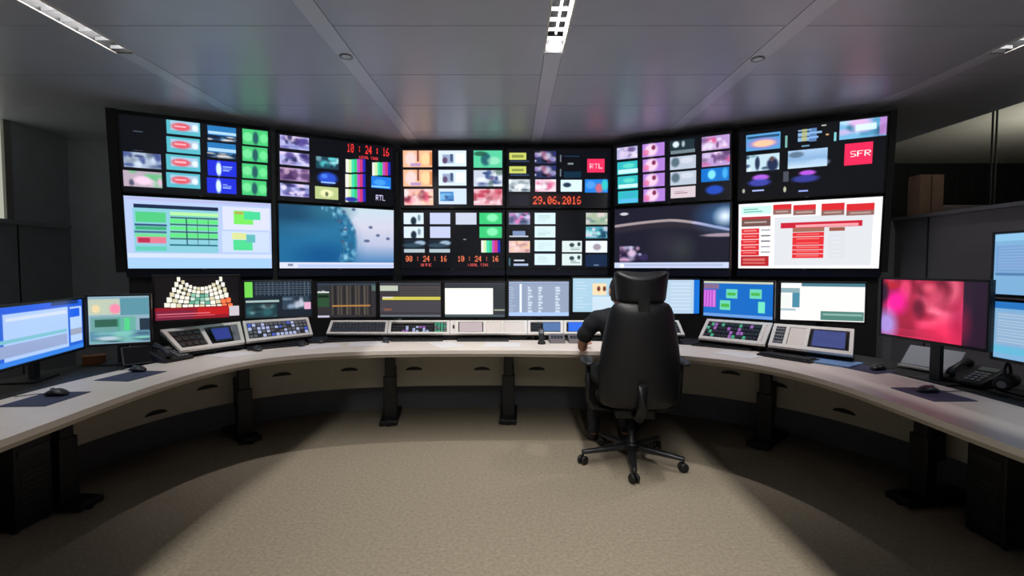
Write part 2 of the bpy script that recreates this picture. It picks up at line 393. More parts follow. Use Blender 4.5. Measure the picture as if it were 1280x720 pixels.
c.text(431, 178.5, 487, 189, '10 : 24 : 16', 'ff3838'); c.text(447, 192, 472, 195.5, 'LOCAL TIME', 'e04048', F35)
for k in range(3): c.bars(429, 195.5 + k * 19.5, 455, 212.5 + k * 19.5)
c.bars(464, 200, 489, 217); c.rect(463, 219, 490, 234, '2078e0'); c.ell(474, 226, 8, 4, '60b8ff', .6); c.rect(463, 231, 488, 233, '88d0f8'); c.text(469, 243, 482, 250, 'RTL', 'd8d0f8'); c.ell(436, 248, 8, 3, '3038a0')
PIC['L1t'] = c
c = cv([(346, 254), (493.4, 260.4), (494, 333.5), (348.5, 335)], bg='12506e')
c.grad(346, 254, 420, 326, ['0e3450', '28688c', '1c6896', '10406a']); c.grad(415, 254, 494, 326, ['c0d4e0', 'd0d0e0', 'b0b8d8', '5080b0']); 
c.grad(405, 254, 494, 327, ['c4d8e4', 'd0d0e2', 'b8c0dc', '4c80b4'])
c.ell(378, 302, 64, 62, '266c94', 1, .04); c.ell(370, 312, 58, 50, '1c6898', .8, .5); c.ell(360, 262, 40, 24, '0e3450', .7, .6); c.ell(405, 262, 24, 10, '2f7088', .7, .7); c.ell(400, 318, 30, 12, '0c4c88', .7, .6); c.ell(380, 285, 34, 9, '3c88b0', .4, .8)
R_ = random.Random(9)
for k in range(90):
    a_ = R_.uniform(-1.15, .55); q_ = R_.uniform(.74, .98); x_ = 378 + 64 * q_ * math.cos(a_); y_ = 302 + 62 * q_ * math.sin(a_)
    c.ell(x_, y_, R_.uniform(1, 3), R_.uniform(1.5, 4), R_.choice(['a0d8f0', '1c4c70', '70b0d0', '28587c', '3c7ca4']), .55, .5)
for k, (x, y) in enumerate([(425, 263), (461, 282), (471, 292), (485, 296), (456, 299), (438, 260), (424, 300), (428, 285), (420, 275)]): c.ell(x, y, 2.6 if k != 4 else 4, 1.8, '48587c', .85)
c.rect(348, 327, 494, 335, 'd8dcf4'); c.rect(370, 329, 493, 333, 'b8c8ec'); c.rect(358, 329, 364, 332, '8088a0')
PIC['L1b'] = c
c = cv([(500, 183), (630, 183), (630, 258), (500, 258)])
for k in range(2):
    y = 185.5 + k * 24.5; c.rect(504, y, 540, y + 21, 'f8b890'); c.ell(513, y + 10, 7, 9, 'ffd8d8', .9); c.ell(532, y + 10, 6, 8, 'ffd8a0', .9); c.rect(521, y, 524, y + 14, '683830', .8); c.rect(513, y + 16, 526, y + 20, 'b898c8'); c.rect(537, y + 2, 540, y + 19, 'd07840', .7)
c.photo(505, 234.5, 541, 255, ['f0b8b0', 'c04060', 'f8e0e0', '803040', 'ffd0a0', 'e05878'], 21, 22)
for k in range(2):
    y = 185.5 + k * 24.5; c.rect(548, y, 583, y + 20, 'd8e8f8'); c.rect(553, y + 5, 567, y + 16, '98a8c8'); c.ell(556, y + 12, 3, 4, '604868'); c.rect(563, y + 4, 566, y + 14, '405878'); c.rect(570, y + 3, 581, y + 16, 'f0f4f0')
c.rect(548, 234, 583, 254, 'd0e0f4'); c.photo(550, 238, 567, 250, ['4080c0', '80c0f0', '284878'], 22, 8)
c.rect(592, 185.5, 628, 207, '58d0a0'); c.ell(607, 196, 6, 8, '205868', .9); c.ell(600, 189, 8, 3, '205040', .8); c.ell(617, 198, 8, 5, 'b8f0d0', .6)
c.photo(592, 210.5, 628, 231, ['c8d0e0', '507060', '304880', 'e8f0f8', '806080'], 23); c.photo(592, 234.5, 628, 255, ['e8b8c0', 'c04058', '903848', 'f8e0e8', 'd06878'], 24, 20)
PIC['CLt'] = c
c = cv([(634, 183), (766, 183), (766, 258), (634, 258)])
for k in range(2): y = 188 + k * 17.5; c.rect(637, y, 658, y + 9, 'c8d068'); c.rect(640, y + 3, 655, y + 6, '707838', .7); c.rect(638, y + 10, 662, y + 12, '304060')
c.photo(636, 222, 663, 238, ['c8d0d8', 'f0f8f8', '384858', '809098'], 31)
for k in range(2): c.photo(669, 186 + k * 18, 696, 202 + k * 18, ['283058', '8070c8', 'd8d0e8', '101020', 'a05070', '2830a0'], 32, 16)
c.photo(670, 222, 696, 238, ['e8c8d8', 'e06890', 'f8f0f8', '803858'], 33); c.rect(702, 223, 729, 238, 'd8f0f8'); c.ell(710, 229, 5, 3, '283850')
c.rect(711, 201, 718, 203, '808890'); c.rect(701, 191, 703, 200, '90a0b0', .7); c.rect(701, 209, 703, 218, '90a0b0', .7); c.rect(706, 192, 726, 193, '203858'); c.rect(706, 212, 728, 220, '0c2c40')
c.rect(736, 196, 758, 213, 'f03060'); c.text(739, 202, 755, 208, 'RTL', 'ffd0e0'); c.rect(733, 222, 762, 239, '2080e0'); c.ell(751, 233, 5, 6, 'c86880'); c.ell(758, 229, 4, 7, '30c8c8'); c.ell(740, 229, 6, 5, '70b0f8', .6)
c.rect(637, 242, 662, 256, '1c1c28'); c.rect(666, 242, 729, 255, '281014'); c.text(667, 244, 728, 254, '29.06.2016', 'f86040')
PIC['CRt'] = c
c = cv([(500, 261), (631, 261), (631, 333), (500, 333)])
for k in range(2): y = 263.5 + k * 17.5; c.rect(504, y, 529, y + 14, 'd8e8f4'); c.ell(516, y + 10, 3.5, 5, '182838'); c.ell(523, y + 6, 2, 4, '8098a8'); c.rect(537, y, 563, y + 14, 'c4ccec')
for k in range(2):
    x = 504 + 32 * k; c.rect(x, 297, x + 26, 313, '182430'); c.ell(x + 20, 301, 7, 3, 'a8c0d8', .9); c.ell(x + 10, 304, 12, 2.5, '304858'); c.rect(x, 309, x + 26, 313, 'b0c0c8')
c.rect(570, 263.5, 596, 278, 'c8d0e4')
for k in range(2): y = 263.5 + k * 17.5; c.rect(600, y, 628, y + 14, '38c878'); c.ell(616, y + 6, 7, 5, '98f8c0', .8)
c.bars(602, 298, 626, 313); c.rect(579, 296, 583, 297.5, '707880')
c.text(506, 317.5, 558, 324.5, '08 : 24 : 16', 'f88058'); c.text(572, 317.5, 624, 324.5, '10 : 24 : 16', 'f88058')
c.text(525, 327, 539, 330.5, 'UTC', 'c85050', F35); c.text(585, 327, 611, 330.5, 'LOCAL TIME', 'c85050', F35)
PIC['CLb'] = c
c = cv([(634, 261), (765, 261), (765, 333), (634, 333)])
c.photo(636, 263.5, 663, 278, ['9098b8', 'e878c0', '304060', 'c8d0e8', '705890'], 41); c.rect(641, 286, 657, 293, '98b0e0', .8); c.rect(637, 292, 661, 294, 'c0c8d8')
c.photo(636, 298.5, 663, 313, ['e0b8b8', 'f8d8d0', 'a06868', 'f0c8a8'], 42); c.rect(643, 322, 656, 324, 'd0d8e8'); c.rect(642, 327, 661, 330, 'a8b8d8'); c.rect(636, 320, 638, 330, '487888')
for k in range(4): y = 263.5 + k * 17; c.rect(669, y, 695, y + 14, 'd4ecf4'); c.lines(673, y + 3, 691, y + 12, 'b8d0c8', 4, k, .3)
for k in range(2): y = 298.5 + k * 16.5; c.rect(704, y, 729, y + 14, 'd8e8e8'); c.ell(716, y + 5, 3, 2.5, '304048'); c.ell(725, y + 4, 2, 2.5, '304048'); c.lines(715, y + 8, 728, y + 12, '809090', 2, k)
c.photo(734, 263.5, 761, 278, ['a8b8a0', 'e0d0d0', '80a890', '50787c'], 43); c.photo(734, 281, 761, 295.5, ['50a0b0', 'e8d0e8', '184060', 'a0e8e0'], 44); c.rect(734, 298.5, 761, 313, 'e8f0fc'); c.ell(748, 306, 5, 4, '90808c', .8); c.rect(734, 316, 761, 331, '142848'); c.rect(744, 328, 751, 330, '687890')
PIC['CRb'] = c
c = cv([(770, 182), (914, 162), (912, 250), (768, 258)])
for k in range(4):
    y = 183 + k * 18.6; yy = y - 2
    if k == 0: c.photo(773, y, 800, y + 15, ['b0b0d8', 'f0e0f8', '605088', 'd8c8e8'], 51)
    else: c.rect(773, y, 800, y + 16, '30b8c0'); c.rect(774, y + 10, 800, y + 15, 'c8f0f4' if k < 3 else '58b8e8'); c.ell(788, y + 5, 8, 3, '80f0d0' if k < 3 else '40a8d0', .6)
for k in range(4):
    y = 178 + k * 19.4; c.rect(807, y, 835, y + 16.5, 'b080d8'); c.ell(818, y + 8, 8, 8, 'f8d8e8', .9); c.ell(821, y + 5, 2.5, 3, '803058'); c.ell(811, y + 12, 4, 4, 'e06898', .7)
c.rect(842, 173, 872, 187, '203038'); c.ell(849, 179, 4, 4, 'd8e8f0'); c.ell(858, 178, 2, 4, 'a0b0b8'); c.rect(843, 186, 872, 190, '708088')
for k in range(2): y = 194 + k * 20; c.rect(842, y, 873, y + 17, 'b8c4d4'); c.ell(848, y + 8, 5, 6, '405868', .8); c.ell(862, y + 5, 8, 4, 'd8dce8', .7)
c.rect(842, 234, 872, 248, 'd8c8d0'); c.lines(847, 239, 868, 243, 'a07888', 2, 3, .5)
for k in range(2): c.photo(880, 168 + k * 21, 912, 186 + k * 21, ['b898d0', 'f8d8f0', '583868', 'e8e0f8', 'd05890'], 55 + k, 14)
c.rect(879, 210, 911, 227, '1070c8'); c.ell(891, 218, 4.5, 6, '80e0ff'); c.ell(906, 216, 3, 7, '50b8f0', .8); c.ell(894, 238, 10, 6, '1c48b8')
PIC['R1t'] = c
c = cv([(766.7, 261.5), (914.6, 252.4), (912, 334), (766.5, 333.5)], bg='1c1c2c')
for i in range(60):
    t = i / 59; x = 768 + 145 * t; y = 283 - 8.5 * math.sin(min(1, t * 1.15) * PI * .62) + 10 * max(0, t - .5) ** 1.4 * 3 - 1
    c.ell(x, y, 3, 1.6, 'b8a8a8' if t < .7 else 'd8c8e8', .8, .5); c.ell(x, y + 5, 3.5, 3.5, '383038', .3, .8)
c.ell(910, 268, 26, 15, '3878b8', .75, .8); c.ell(908, 269, 9, 8, 'e8f4ff', .95, .8); c.ell(905, 292, 24, 2.2, 'c0a8b8', .8); c.ell(835, 305, 16, 18, '34303c', .6, .8); c.ell(857, 310, 12, 14, '3c4440', .6, .8)
c.ell(780, 267, 6, 1.8, 'e0e0e8', .9); c.photo(774, 306, 812, 326, ['1c1c2c', 'd8a8d0', 'c8c8f0', '38305c', 'f0d0f0', '281c38'], 61, 22)
c.rect(766, 326.5, 912, 333, 'c4d0ec'); c.rect(775, 328, 905, 331, 'b0bcdc'); c.ell(777, 330, 3, 2.5, 'f8fcff')
PIC['R1b'] = c
c = cv([(918, 162), (1118, 138), (1110, 240), (918, 253)], W=260, H=144)
c.rect(929, 162, 978, 184, '58a0d8'); c.rect(930, 165, 977, 168, '285078'); c.ell(953, 175, 22, 7, '9888d0'); c.ell(954, 175, 16, 4.5, 'ffc8a0')
c.photo(929, 190, 977, 212, ['c0dce8', 'f0f8ff', '183050', '6898a8'], 71, 8); c.ell(945, 202, 3.5, 9, '283858'); c.ell(967, 203, 8, 9, '202c50'); c.ell(966, 196, 3, 3.5, '604848')
c.ell(950, 221, 12, 4, 'b060e0'); c.ell(948, 228, 16, 5, '4850c8', .8); c.rect(938, 238, 955, 240, 'a8b8f0'); c.ell(925, 240, 2, 3, 'a8b0a0')
c.lines(1003, 156, 1036, 172, '88b0d8', 5, 8, .7); c.rect(1008, 156, 1015, 172, 'b8b878', .8); c.rect(1018, 155, 1028, 172, '80b0f0', .7); c.rect(1035, 150, 1041, 151.5, 'c8c8b8'); c.rect(1040, 162, 1044, 164, 'd8a878'); c.rect(985, 165, 988, 181, '78b0a8')
c.grad(989, 183, 1042, 207, ['a8c8e8', '88b0d8', 'c8e0f0']); c.ell(1000, 190, 10, 4, '506880', .8); c.ell(1030, 200, 14, 5, 'b8d4f4', .6); c.rect(1008, 177, 1018, 179, '6890a8')
c.ell(1015, 214, 11, 3.4, 'b858e0'); c.ell(1012, 222, 18, 5, '4048b0', .8); c.rect(1003, 238, 1016, 240, '98a8f0'); c.rect(982, 213, 990, 227, '484c58'); c.ell(984, 237, 2, 4, 'b8b8a0')
c.photo(1058, 143, 1116, 167, ['78b8e0', 'c8e8ff', '285878', 'e8b8e8', '5098c0'], 72, 18); c.rect(1078, 149, 1104, 157, 'd8f4ff', .9); c.rect(1108, 140, 1116, 163, 'c880d0', .8); c.rect(1051, 160, 1054, 172, '80c8d0')
c.rect(1064, 174, 1098, 203, 'f02858'); c.text(1071, 184, 1096, 192, 'SFR', 'ffffff')
PIC['R2t'] = c
c = cv([(925.5, 254), (1099, 240.7), (1096.5, 335), (926.5, 335)], bg='f8f8fa')
c.rect(973, 266, 1088, 331, 'dcdfe4'); c.rect(929, 256, 969, 266, 'c8f0e8'); c.text(934, 258, 966, 263, '        ', '48a890')
c.lines(933, 259, 967, 264, '58b0a0', 2, 3, .5)
for x0, x1 in ((971, 994), (996, 1024), (1030, 1057), (1059, 1090)):
    c.rect(x0, 250 if x0 > 1020 else 253, x1, 259, 'd82830'); c.rect(x0, 259, x1, 265.5, '8c6460'); c.rect(x0 + 4, 261, x1 - 4, 263, 'c8b0a8', .7)
c.rect(930, 269, 968, 281, '70504c'); c.rect(930, 269, 968, 272, 'b83038'); c.rect(934, 275, 963, 277, 'c8b8b0', .8)
for k in range(5): y = 284 + k * 7; c.rect(930, y, 954, y + 6.4, 'd82c34'); c.rect(933, y + 2, 950, y + 3.5, 'f8a8a0', .7); c.rect(956, y + 1, 968, y + 2.5, '707078')
c.rect(930, 319, 967, 332, 'b02830'); c.rect(933, 322, 962, 325, 'f09888', .6); c.rect(933, 327, 962, 329, 'f09888', .6)
c.rect(981, 274, 1077, 281, 'c82038'); c.lines(1000, 276, 1073, 279.5, 'f8a0a8', 1, 3, .9, True); c.rect(996, 282, 1034, 287, 'a06858'); c.rect(1040, 281, 1058, 285.5, '985848')
for k in range(6): y = 288 + k * 5.6; c.rect(996, y, 1034, y + 5.2, 'e02c34'); c.rect(1001, y + 1.6, 1028, y + 3.2, 'f89890', .6); c.rect(1044, y + 1, 1053, y + 2, 'f4f4f4')
c.rect(1039, 288, 1059, 321, 'd4d8e0', .6)
PIC['R2b'] = c
WALL_L = {'L2t': 'far left top wall display tiled with cyan, blue and green channel pictures', 'L2b': 'far left lower wall display showing a pale blue table with green cells',
          'L1t': 'upper wall display with lavender pictures, colour bars and a red clock at the top', 'L1b': 'lower wall display showing a teal blue planet with dark specks',
          'CLt': 'upper wall display with nine large tiles, two of them orange faces', 'CRt': 'upper wall display with the orange date and a small red square logo',
          'CLb': 'lower wall display with two orange clocks along its bottom', 'CRb': 'lower wall display with a column of four white-blue tiles',
          'R1t': 'upper wall display with turquoise tiles and a column of violet portraits', 'R1b': 'dark lower wall display showing a glowing horizon arc with a blue flare',
          'R2t': 'far right top wall display with a red square reading SFR', 'R2b': 'far right lower wall display with a white page of red table cells'}
def make_display(fk, row):
    x, y, a = FAC[fk]; key = fk + ('b' if row == 0 else 't'); pic = PIC[key]
    up = row * (DH + .018); tl = TILT[fk]
    x += math.sin(a) * math.sin(tl) * up; y -= math.cos(a) * math.sin(tl) * up; z = ZB + up * math.cos(tl)
    t = empty('wall_display', (x, y, z - .01), a, WALL_L[key], 'display', 'displays of the video wall')
    t.rotation_euler = (tl, 0, a)
    mb = MB(); W2 = DW / 2
    mb.box(-W2, W2, .008, .08, .0, DH, bezel_m)
    mb.box(-W2, -W2 + BZ, -.004, .008, 0, DH, bezel_m); mb.box(W2 - BZ, W2, -.004, .008, 0, DH, bezel_m)
    mb.box(-W2 + BZ, W2 - BZ, -.004, .008, 0, BZ + .004, bezel_m); mb.box(-W2 + BZ, W2 - BZ, -.004, .008, DH - BZ, DH, bezel_m)
    mb.box(-.015, .015, -.006, -.004, .003, .008, silver_m)
    mb.build('casing', t)
    link('screen', pic.mesh('screen', DW - 2 * BZ - .002, DH - 2 * BZ - .004), t, (0, .004, BZ + .004))
for k in FAC:
    for r in (0, 1): make_display(k, r)
# black supporting structure behind and around the displays
sup = empty('display_support', (0, 5.7, 0), 0, 'black backing wall that carries the curved bank of displays', 'stand')
navy = mat('navy_rail', (16, 22, 44), .4)
for k in FAC:
    x, y, a = FAC[k]; tl = TILT[k]; ex = {'L2': (-.02, 0), 'R2': (0, .02)}.get(k, (0, 0)); hw = DW / 2
    mb = MB(); mb.box(-hw + ex[0], hw + ex[1], .085, .16, -.075, 1.415, black_m); mb.box(-hw, hw, .0, .084, -.08, -.012, navy)
    if k == 'L2': mb.box(-hw - .075, -hw - .004, -.01, .16, -.03, 1.41, black_m)
    if k == 'R2': mb.box(hw + .004, hw + .055, -.01, .16, -.03, 1.41, black_m)
    o = mb.build('backing_panel', sup); o.location = (x, y - 5.7, ZB); o.rotation_euler = (tl, 0, a)
    o = MB().box(-hw, hw, .08, .16, 0, ZB - .08, black_m).build('lower_panel', sup); o.location = (x, y - 5.7, 0); o.rotation_euler = (0, 0, a)
for x in (-2.44, -1.32, 1.17, 2.3):
    o = MB().box(-.03, .03, 0, .08, 0, 2.78, black_m).build('upright_post', sup); o.location = (x, (5.16 if abs(x) > 1.5 else 5.84) - 5.7 + (.18 if x > 0 and x > 2 else .1), 0)

# ------------------------------------------------------------------ curved desk
DZ = .72
fp = [(0, 554), (80, 521), (133, 500), (200, 478), (250, 463), (300, 452), (350, 444), (410, 439), (500, 437.5), (640, 437.5), (760, 438), (850, 441), (941, 452), (1001, 464), (1061, 482), (1122, 505), (1182, 528), (1280, 563)]
FP = [at(x, y, DZ) for x, y in fp]
FP = [Vector((FP[0].x + .02, .2, DZ)), Vector((FP[0].x, 1.0, DZ))] + FP + [Vector((FP[-1].x, .9, DZ)), Vector((FP[-1].x - .02, .2, DZ))]
for _ in range(2):                      # relax measuring noise
    FP = [FP[0]] + [(FP[i - 1] + FP[i] * 2 + FP[i + 1]) / 4 for i in range(1, len(FP) - 1)] + [FP[-1]]
def catmull(P, n=6):
    out = []
    for i in range(len(P) - 1):
        p0, p1, p2, p3 = P[max(i - 1, 0)], P[i], P[i + 1], P[min(i + 2, len(P) - 1)]
        for k in range(n):
            t = k / n; out.append(.5 * ((2 * p1) + (p2 - p0) * t + (2 * p0 - 5 * p1 + 4 * p2 - p3) * t * t + (3 * p1 - p0 - 3 * p2 + p3) * t ** 3))
    return out + [P[-1]]
CURVE = catmull(FP)
def normal_i(i):
    a, b = CURVE[max(i - 1, 0)], CURVE[min(i + 1, len(CURVE) - 1)]; t = (b - a).normalized(); return Vector((-t.y, t.x, 0))
def off(i, d): return CURVE[i] + normal_i(i) * d
def near(x, y): return min(range(len(CURVE)), key=lambda i: (CURVE[i].x - x) ** 2 + (CURVE[i].y - y) ** 2)
def ribbon(mb, i0, i1, d0, d1, z0, z1, m):
    R = []
    for i in range(i0, i1 + 1):
        a, b = off(i, d0), off(i, d1); R.append([(a.x, a.y, z0), (a.x, a.y, z1), (b.x, b.y, z1), (b.x, b.y, z0)])
    return mb.rings(R, m, smooth=False)
N = len(CURVE) - 1
desk = empty('control_desk', (0, 3.7, 0), 0, 'long curved pale control desk with black legs running under all the monitors', 'desk')
def dk(mb, name, **k):
    o = mb.build(name, desk, **k); o.location = (-desk.location.x, -desk.location.y, 0); return o
dk(ribbon(MB(), 0, N, .0, .52, DZ - .028, DZ, desk_m), 'worktop')
dk(ribbon(ribbon(MB(), 0, N, .012, .04, DZ - .050, DZ - .0285, edge_m), 0, N, .04, .5, DZ - .046, DZ - .0285, mat('worktop_underside', (120, 114, 104), .7)), 'edge_band')
rs = ribbon(MB(), 0, N, .522, 1.02, DZ - .05, DZ - .012, black_m)
dk(ribbon(MB(), 0, N, .985, 1.0, .0, DZ - .052, wall_low), 'light_block_panel')  # added panel that stops light from behind reaching the floor under the desk
dk(rs, 'rear_shelf')
# modesty panels with half round cable slots
feet_px = [(100, 635), (312, 553), (487, 530), (635, 530), (790, 531), (957, 555), (1155, 628)]
feet = [at(x, y, 0) for x, y in feet_px]
slots_px = [(198, 516), (262, 484), (355, 468), (440, 462), (517, 461), (596, 461), (673, 461), (750, 461), (905, 466), (978, 481), (1060, 514)]
cuts = [0]
nseg = 14
bounds = [round(N * k / nseg) for k in range(nseg + 1)]
for k in range(nseg):
    i0, i1 = bounds[k], bounds[k + 1]
    mb = ribbon(MB(), i0, i1, .74, .755, .27, DZ - .052, panel_m)
    e0, e1 = off(i0, .655), off(i0, .66)
    pnl = dk(mb, 'modesty_panel')
for (x, y) in slots_px:
    best = None
    for i in range(4, N - 4):
        q = off(i, .735); r = ray(x, y)
        ang = abs(math.atan2(q.x, q.y) - math.atan2(r.x, r.y))
        if best is None or ang < best[0]: best = (ang, i, q)
    _, i, q = best; r = ray(x, y); t = q.y / r.y; z = EYE + r.z * t
    nrm = normal_i(i); tx = Vector((nrm.y, -nrm.x, 0))
    mb = MB(); P = []
    for k in range(13): P.append((math.cos(PI * k / 12) * .075, math.sin(PI * k / 12) * .03 - .012))
    ring0 = [q + tx * a - nrm * .003 + Vector((0, 0, z + b - q.z)) for a, b in P]; ring1 = [p_ + nrm * .006 for p_ in ring0]
    mb.rings([ring0, ring1], seam_m, smooth=False); dk(mb, 'cable_slot')
for f in feet:
    i = near(f.x, f.y); nrm = normal_i(i)
    dd = (f - CURVE[i]).dot(nrm); c0 = f + nrm * (min(dd + .12, .60) - dd); c0.z = 0; a = math.atan2(-nrm.x, nrm.y)
    M = Matrix.Translation(c0) @ Matrix.Rotation(a, 4, 'Z')
    mb = MB()
    mb.box(-.055, .055, -.035, .035, .04, .40, leg_m, M); mb.box(-.04, .04, -.027, .027, .38, DZ - .05, leg_m, M)
    mb.box(-.075, .075, -.16, .30, .012, .05, leg_m, M); mb.box(-.06, .06, -.30, .26, DZ - .075, DZ - .05, leg_m, M)
    mb.box(-.045, .045, .04, .10, .25, .48, leg_m, M)
    mb.lathe([(.02, 0), (.02, .013)], leg_m, (0, -.14, 0), 12, M); mb.lathe([(.02, 0), (.02, .013)], leg_m, (0, .28, 0), 12, M)
    dk(mb, 'leg', bevel=.006)

# ------------------------------------------------------------------ desk monitors
MON_H = .335
def monitor(name, L, R, pic, label, h=MON_H, stand=True, dz=0.0, so=0.0, bz=.012, group='monitors along the desk'):
    """L/R: (px, top y, bottom y) of the left and right edges as measured; h: real height."""
    zl = h * FPX / (L[2] - L[1]); zr = h * FPX / (R[2] - R[1])
    pl = atY(L[0], L[2], zl); pr = atY(R[0], R[2], zr); zb = (pl.z + pr.z) / 2 + dz
    a, wd = seg_matrix(pl, pr); c0 = (pl + pr) / 2
    t = empty(name, (c0.x, c0.y, DZ - .012), a, label, 'monitor', group)
    zb -= DZ - .012
    mb = MB(); W2 = wd / 2 - .002
    mb.box(-W2, W2, .006, .028, zb, zb + h, bezel_m); mb.box(-W2 * .7, W2 * .7, .028, .05, zb + h * .2, zb + h * .8, bezel_m)
    mb.box(-W2, -W2 + bz, -.004, .006, zb, zb + h, bezel_m); mb.box(W2 - bz, W2, -.004, .006, zb, zb + h, bezel_m)
    mb.box(-W2 + bz, W2 - bz, -.004, .006, zb, zb + bz * 1.2, bezel_m); mb.box(-W2 + bz, W2 - bz, -.004, .006, zb + h - bz, zb + h, bezel_m)
    mb.build('casing', t, bevel=.002)
    link('screen', pic.mesh('screen', 2 * (W2 - bz) - .002, h - 2.2 * bz - .002), t, (0, .003, zb + 1.2 * bz + .001))
    if stand:
        mb = MB(); mb.box(-.03, .03, .05 + so, .075 + so, .01, zb + h * .55, leg_m); mb.box(-.03, .03, .05, .075 + so, zb + h * .45, zb + h * .55, leg_m); mb.box(-.11, .11, .0 + so, .17 + so, 0, .012, leg_m); mb.build('stand', t, bevel=.003)
    return t
def mq(L, R, m=2.5): return [(L[0] + m, L[1] + m), (R[0] - m, R[1] + m), (R[0] - m, R[2] - m), (L[0] + m, L[2] - m)]
def mc(L, R, bg, W=110, H=64): return Cv(W, H, mq(L, R), bg)
L, R = (-4, 379, 464), (107, 373, 438)
c = mc(L, R, '2860d0'); c.rect(5, 388, 82, 450, 'a8c4f0'); c.rect(0, 380, 100, 386, '1c58d8'); c.rect(60, 377, 98, 382, '183878'); c.rect(85, 385, 103, 428, 'b0ccf8'); c.rect(83, 387, 100, 398, '2060e0'); c.rect(8, 392, 80, 397, 'c8d4e8'); c.rect(0, 425, 80, 440, '90a0c8'); c.rect(0, 419, 80, 423, '78b8c8')
c.rect(0, 442, 105, 462, '3880e0'); c.rect(85, 412, 103, 420, '98a0b8')
monitor('monitor', L, R, c, 'monitor at the near left end of the desk showing a bright blue window')
L, R = (108, 371, 437), (191, 364, 427)
c = mc(L, R, '88a8b8'); c.rect(111, 375, 150, 395, 'b8c4b0'); c.ell(144, 386, 7, 6, 'f088a8'); c.ell(120, 388, 5, 5, 'e8d0a0'); c.rect(151, 371, 188, 392, '5890a0'); c.rect(118, 401, 148, 410, '284038'); c.rect(113, 398, 150, 416, '388868', .4); c.rect(155, 397, 162, 415, '60f088'); c.rect(146, 395, 170, 418, '40a880', .5)
c.rect(175, 395, 189, 412, '203040'); c.photo(112, 414, 188, 428, ['5888a0', '80c8b8', '304858', 'b8d0d8'], 81, 14)
monitor('monitor', L, R, c, 'second monitor from the left end, crowded with small grey-green pictures')
L, R = (191, 344, 404), (302, 343, 398)
c = mc(L, R, '100c10', 140, 80)
for a in range(12):
    for b in range(6):
        u = (a + .5) / 12; v = (b + .5) / 6; sag = 4 * u * (1 - u); x = 222 - 19 * v + (55 + 34 * v) * u; yt = 344 + 15 * sag; y = yt + (385 - yt) * v
        col = ('fff8e4', 'f0ecdc', 'fffaf0', 'd8d0b0')[(a * 3 + b * 5) % 4]
        if 3 < a < 8 and 1 < b < 5: col = ('88c0a8', 'c8e0d0', '60a890')[(a + b) % 3]
        if a > 9 and b > 3: col = 'ff7848'
        c.rect(x - (55 + 34 * v) / 24 + .45, y - (385 - yt) / 12 + .25, x + (55 + 34 * v) / 24 - .45, y + (385 - yt) / 12 - .5, col)
c.rect(193, 384, 285, 399, '8c1424'); c.rect(245, 384, 285, 393, 'c81c1c', .8); c.rect(193, 389, 240, 400, '702040', .8); c.lines(196, 391, 280, 397, 'd86878', 2, 5, .3); c.rect(286, 382, 301, 394, 'c8c0c8')
monitor('monitor', L, R, c, 'monitor with a fan of white tiles over a dark red band', so=.22)
L, R = (304, 350, 400), (392, 350, 397)
c = mc(L, R, '14202c', 120, 70); c.rect(305, 352, 316, 372, '70d050'); c.lines(319, 352, 390, 369, '586878', 6, 5, .25, True)
for k in range(14): c.rect(320 + k * 5, 352, 321 + k * 5, 370, '485868')
c.rect(308, 375, 348, 378, 'a0b8b8'); c.photo(308, 380, 345, 396, ['1c3840', '306870', '142028', '789898'], 82, 8); c.photo(352, 370, 387, 386, ['304050', '88a0b8', '203040', 'c0c8d8'], 83, 12); c.rect(380, 378, 388, 386, 'e0a8c8')
monitor('monitor', L, R, c, 'dark monitor with a green corner block, right of the fan of tiles', so=.16)
L, R = (395, 352, 399), (472, 352, 398)
c = mc(L, R, '2c2a2e'); c.rect(396, 353, 472, 357, '303c4c'); c.photo(398, 357, 412, 366, ['283038', 'e0e0e0', '282828'], 84, 5); c.rect(397, 367, 412, 383, '284c30'); c.rect(397, 365, 412, 366.5, 'e8e8e8'); c.rect(398, 369, 411, 372, '142018')
for k in range(14): c.rect(415 + k * 3.6, 358, 416.5 + k * 3.6, 393, ['4c463c', '1c1a1c', '585044'][k % 3])
c.rect(415, 381, 462, 383, 'a87840'); c.rect(397, 394, 412, 397, 'c0b8d0'); c.rect(464, 357, 472, 364, '506860')
monitor('monitor', L, R, c, 'dark monitor with grey bars and a green block at its left')
L, R = (473, 352, 398), (553, 352, 398)
c = mc(L, R, '383438'); c.rect(474, 353, 552, 356, '48505c'); c.rect(476, 358, 498, 364, 'b8c0b0'); c.lines(500, 358, 552, 370, '504c4c', 4, 3, .4, True); c.rect(479, 371, 550, 375, 'c8c050'); c.rect(479, 371, 492, 373, 'd8d0c0'); c.rect(476, 376, 552, 390, '444048'); c.rect(480, 385, 490, 388, '805040'); c.rect(476, 393, 552, 397, '606870')
monitor('monitor', L, R, c, 'grey monitor crossed by one yellow bar')
L, R = (554, 352, 398), (633, 352, 398)
c = mc(L, R, '30343a'); c.rect(555, 353, 632, 356, '404850'); c.rect(557, 361, 616, 392, 'fffff0'); c.rect(617, 386.5, 632, 388, 'b0b8a0'); c.rect(618, 360, 630, 384, '2c3034'); c.rect(556, 393, 632, 396, '485860')
monitor('monitor', L, R, c, 'monitor with one blank cream-white window in its middle')
L, R = (634, 350, 397), (713, 350, 397)
c = mc(L, R, '8c9cb8'); c.rect(635, 351, 712, 354, 'a8b8d0'); c.rect(650, 356, 652.5, 393, 'e8f0f8')
for x in (660, 673, 694): c.lines(x, 358, x + 6, 390, 'd8e8f8', 9, x, .7)
c.lines(637, 358, 646, 390, 'a8b4c8', 10, 3, .4); c.rect(656, 357, 710, 390, 'a0a8b8', .3); c.rect(635, 390, 712, 395, 'a8c4f0')
monitor('monitor', L, R, c, 'pale blue-grey monitor with three columns of white text, left of the chair')
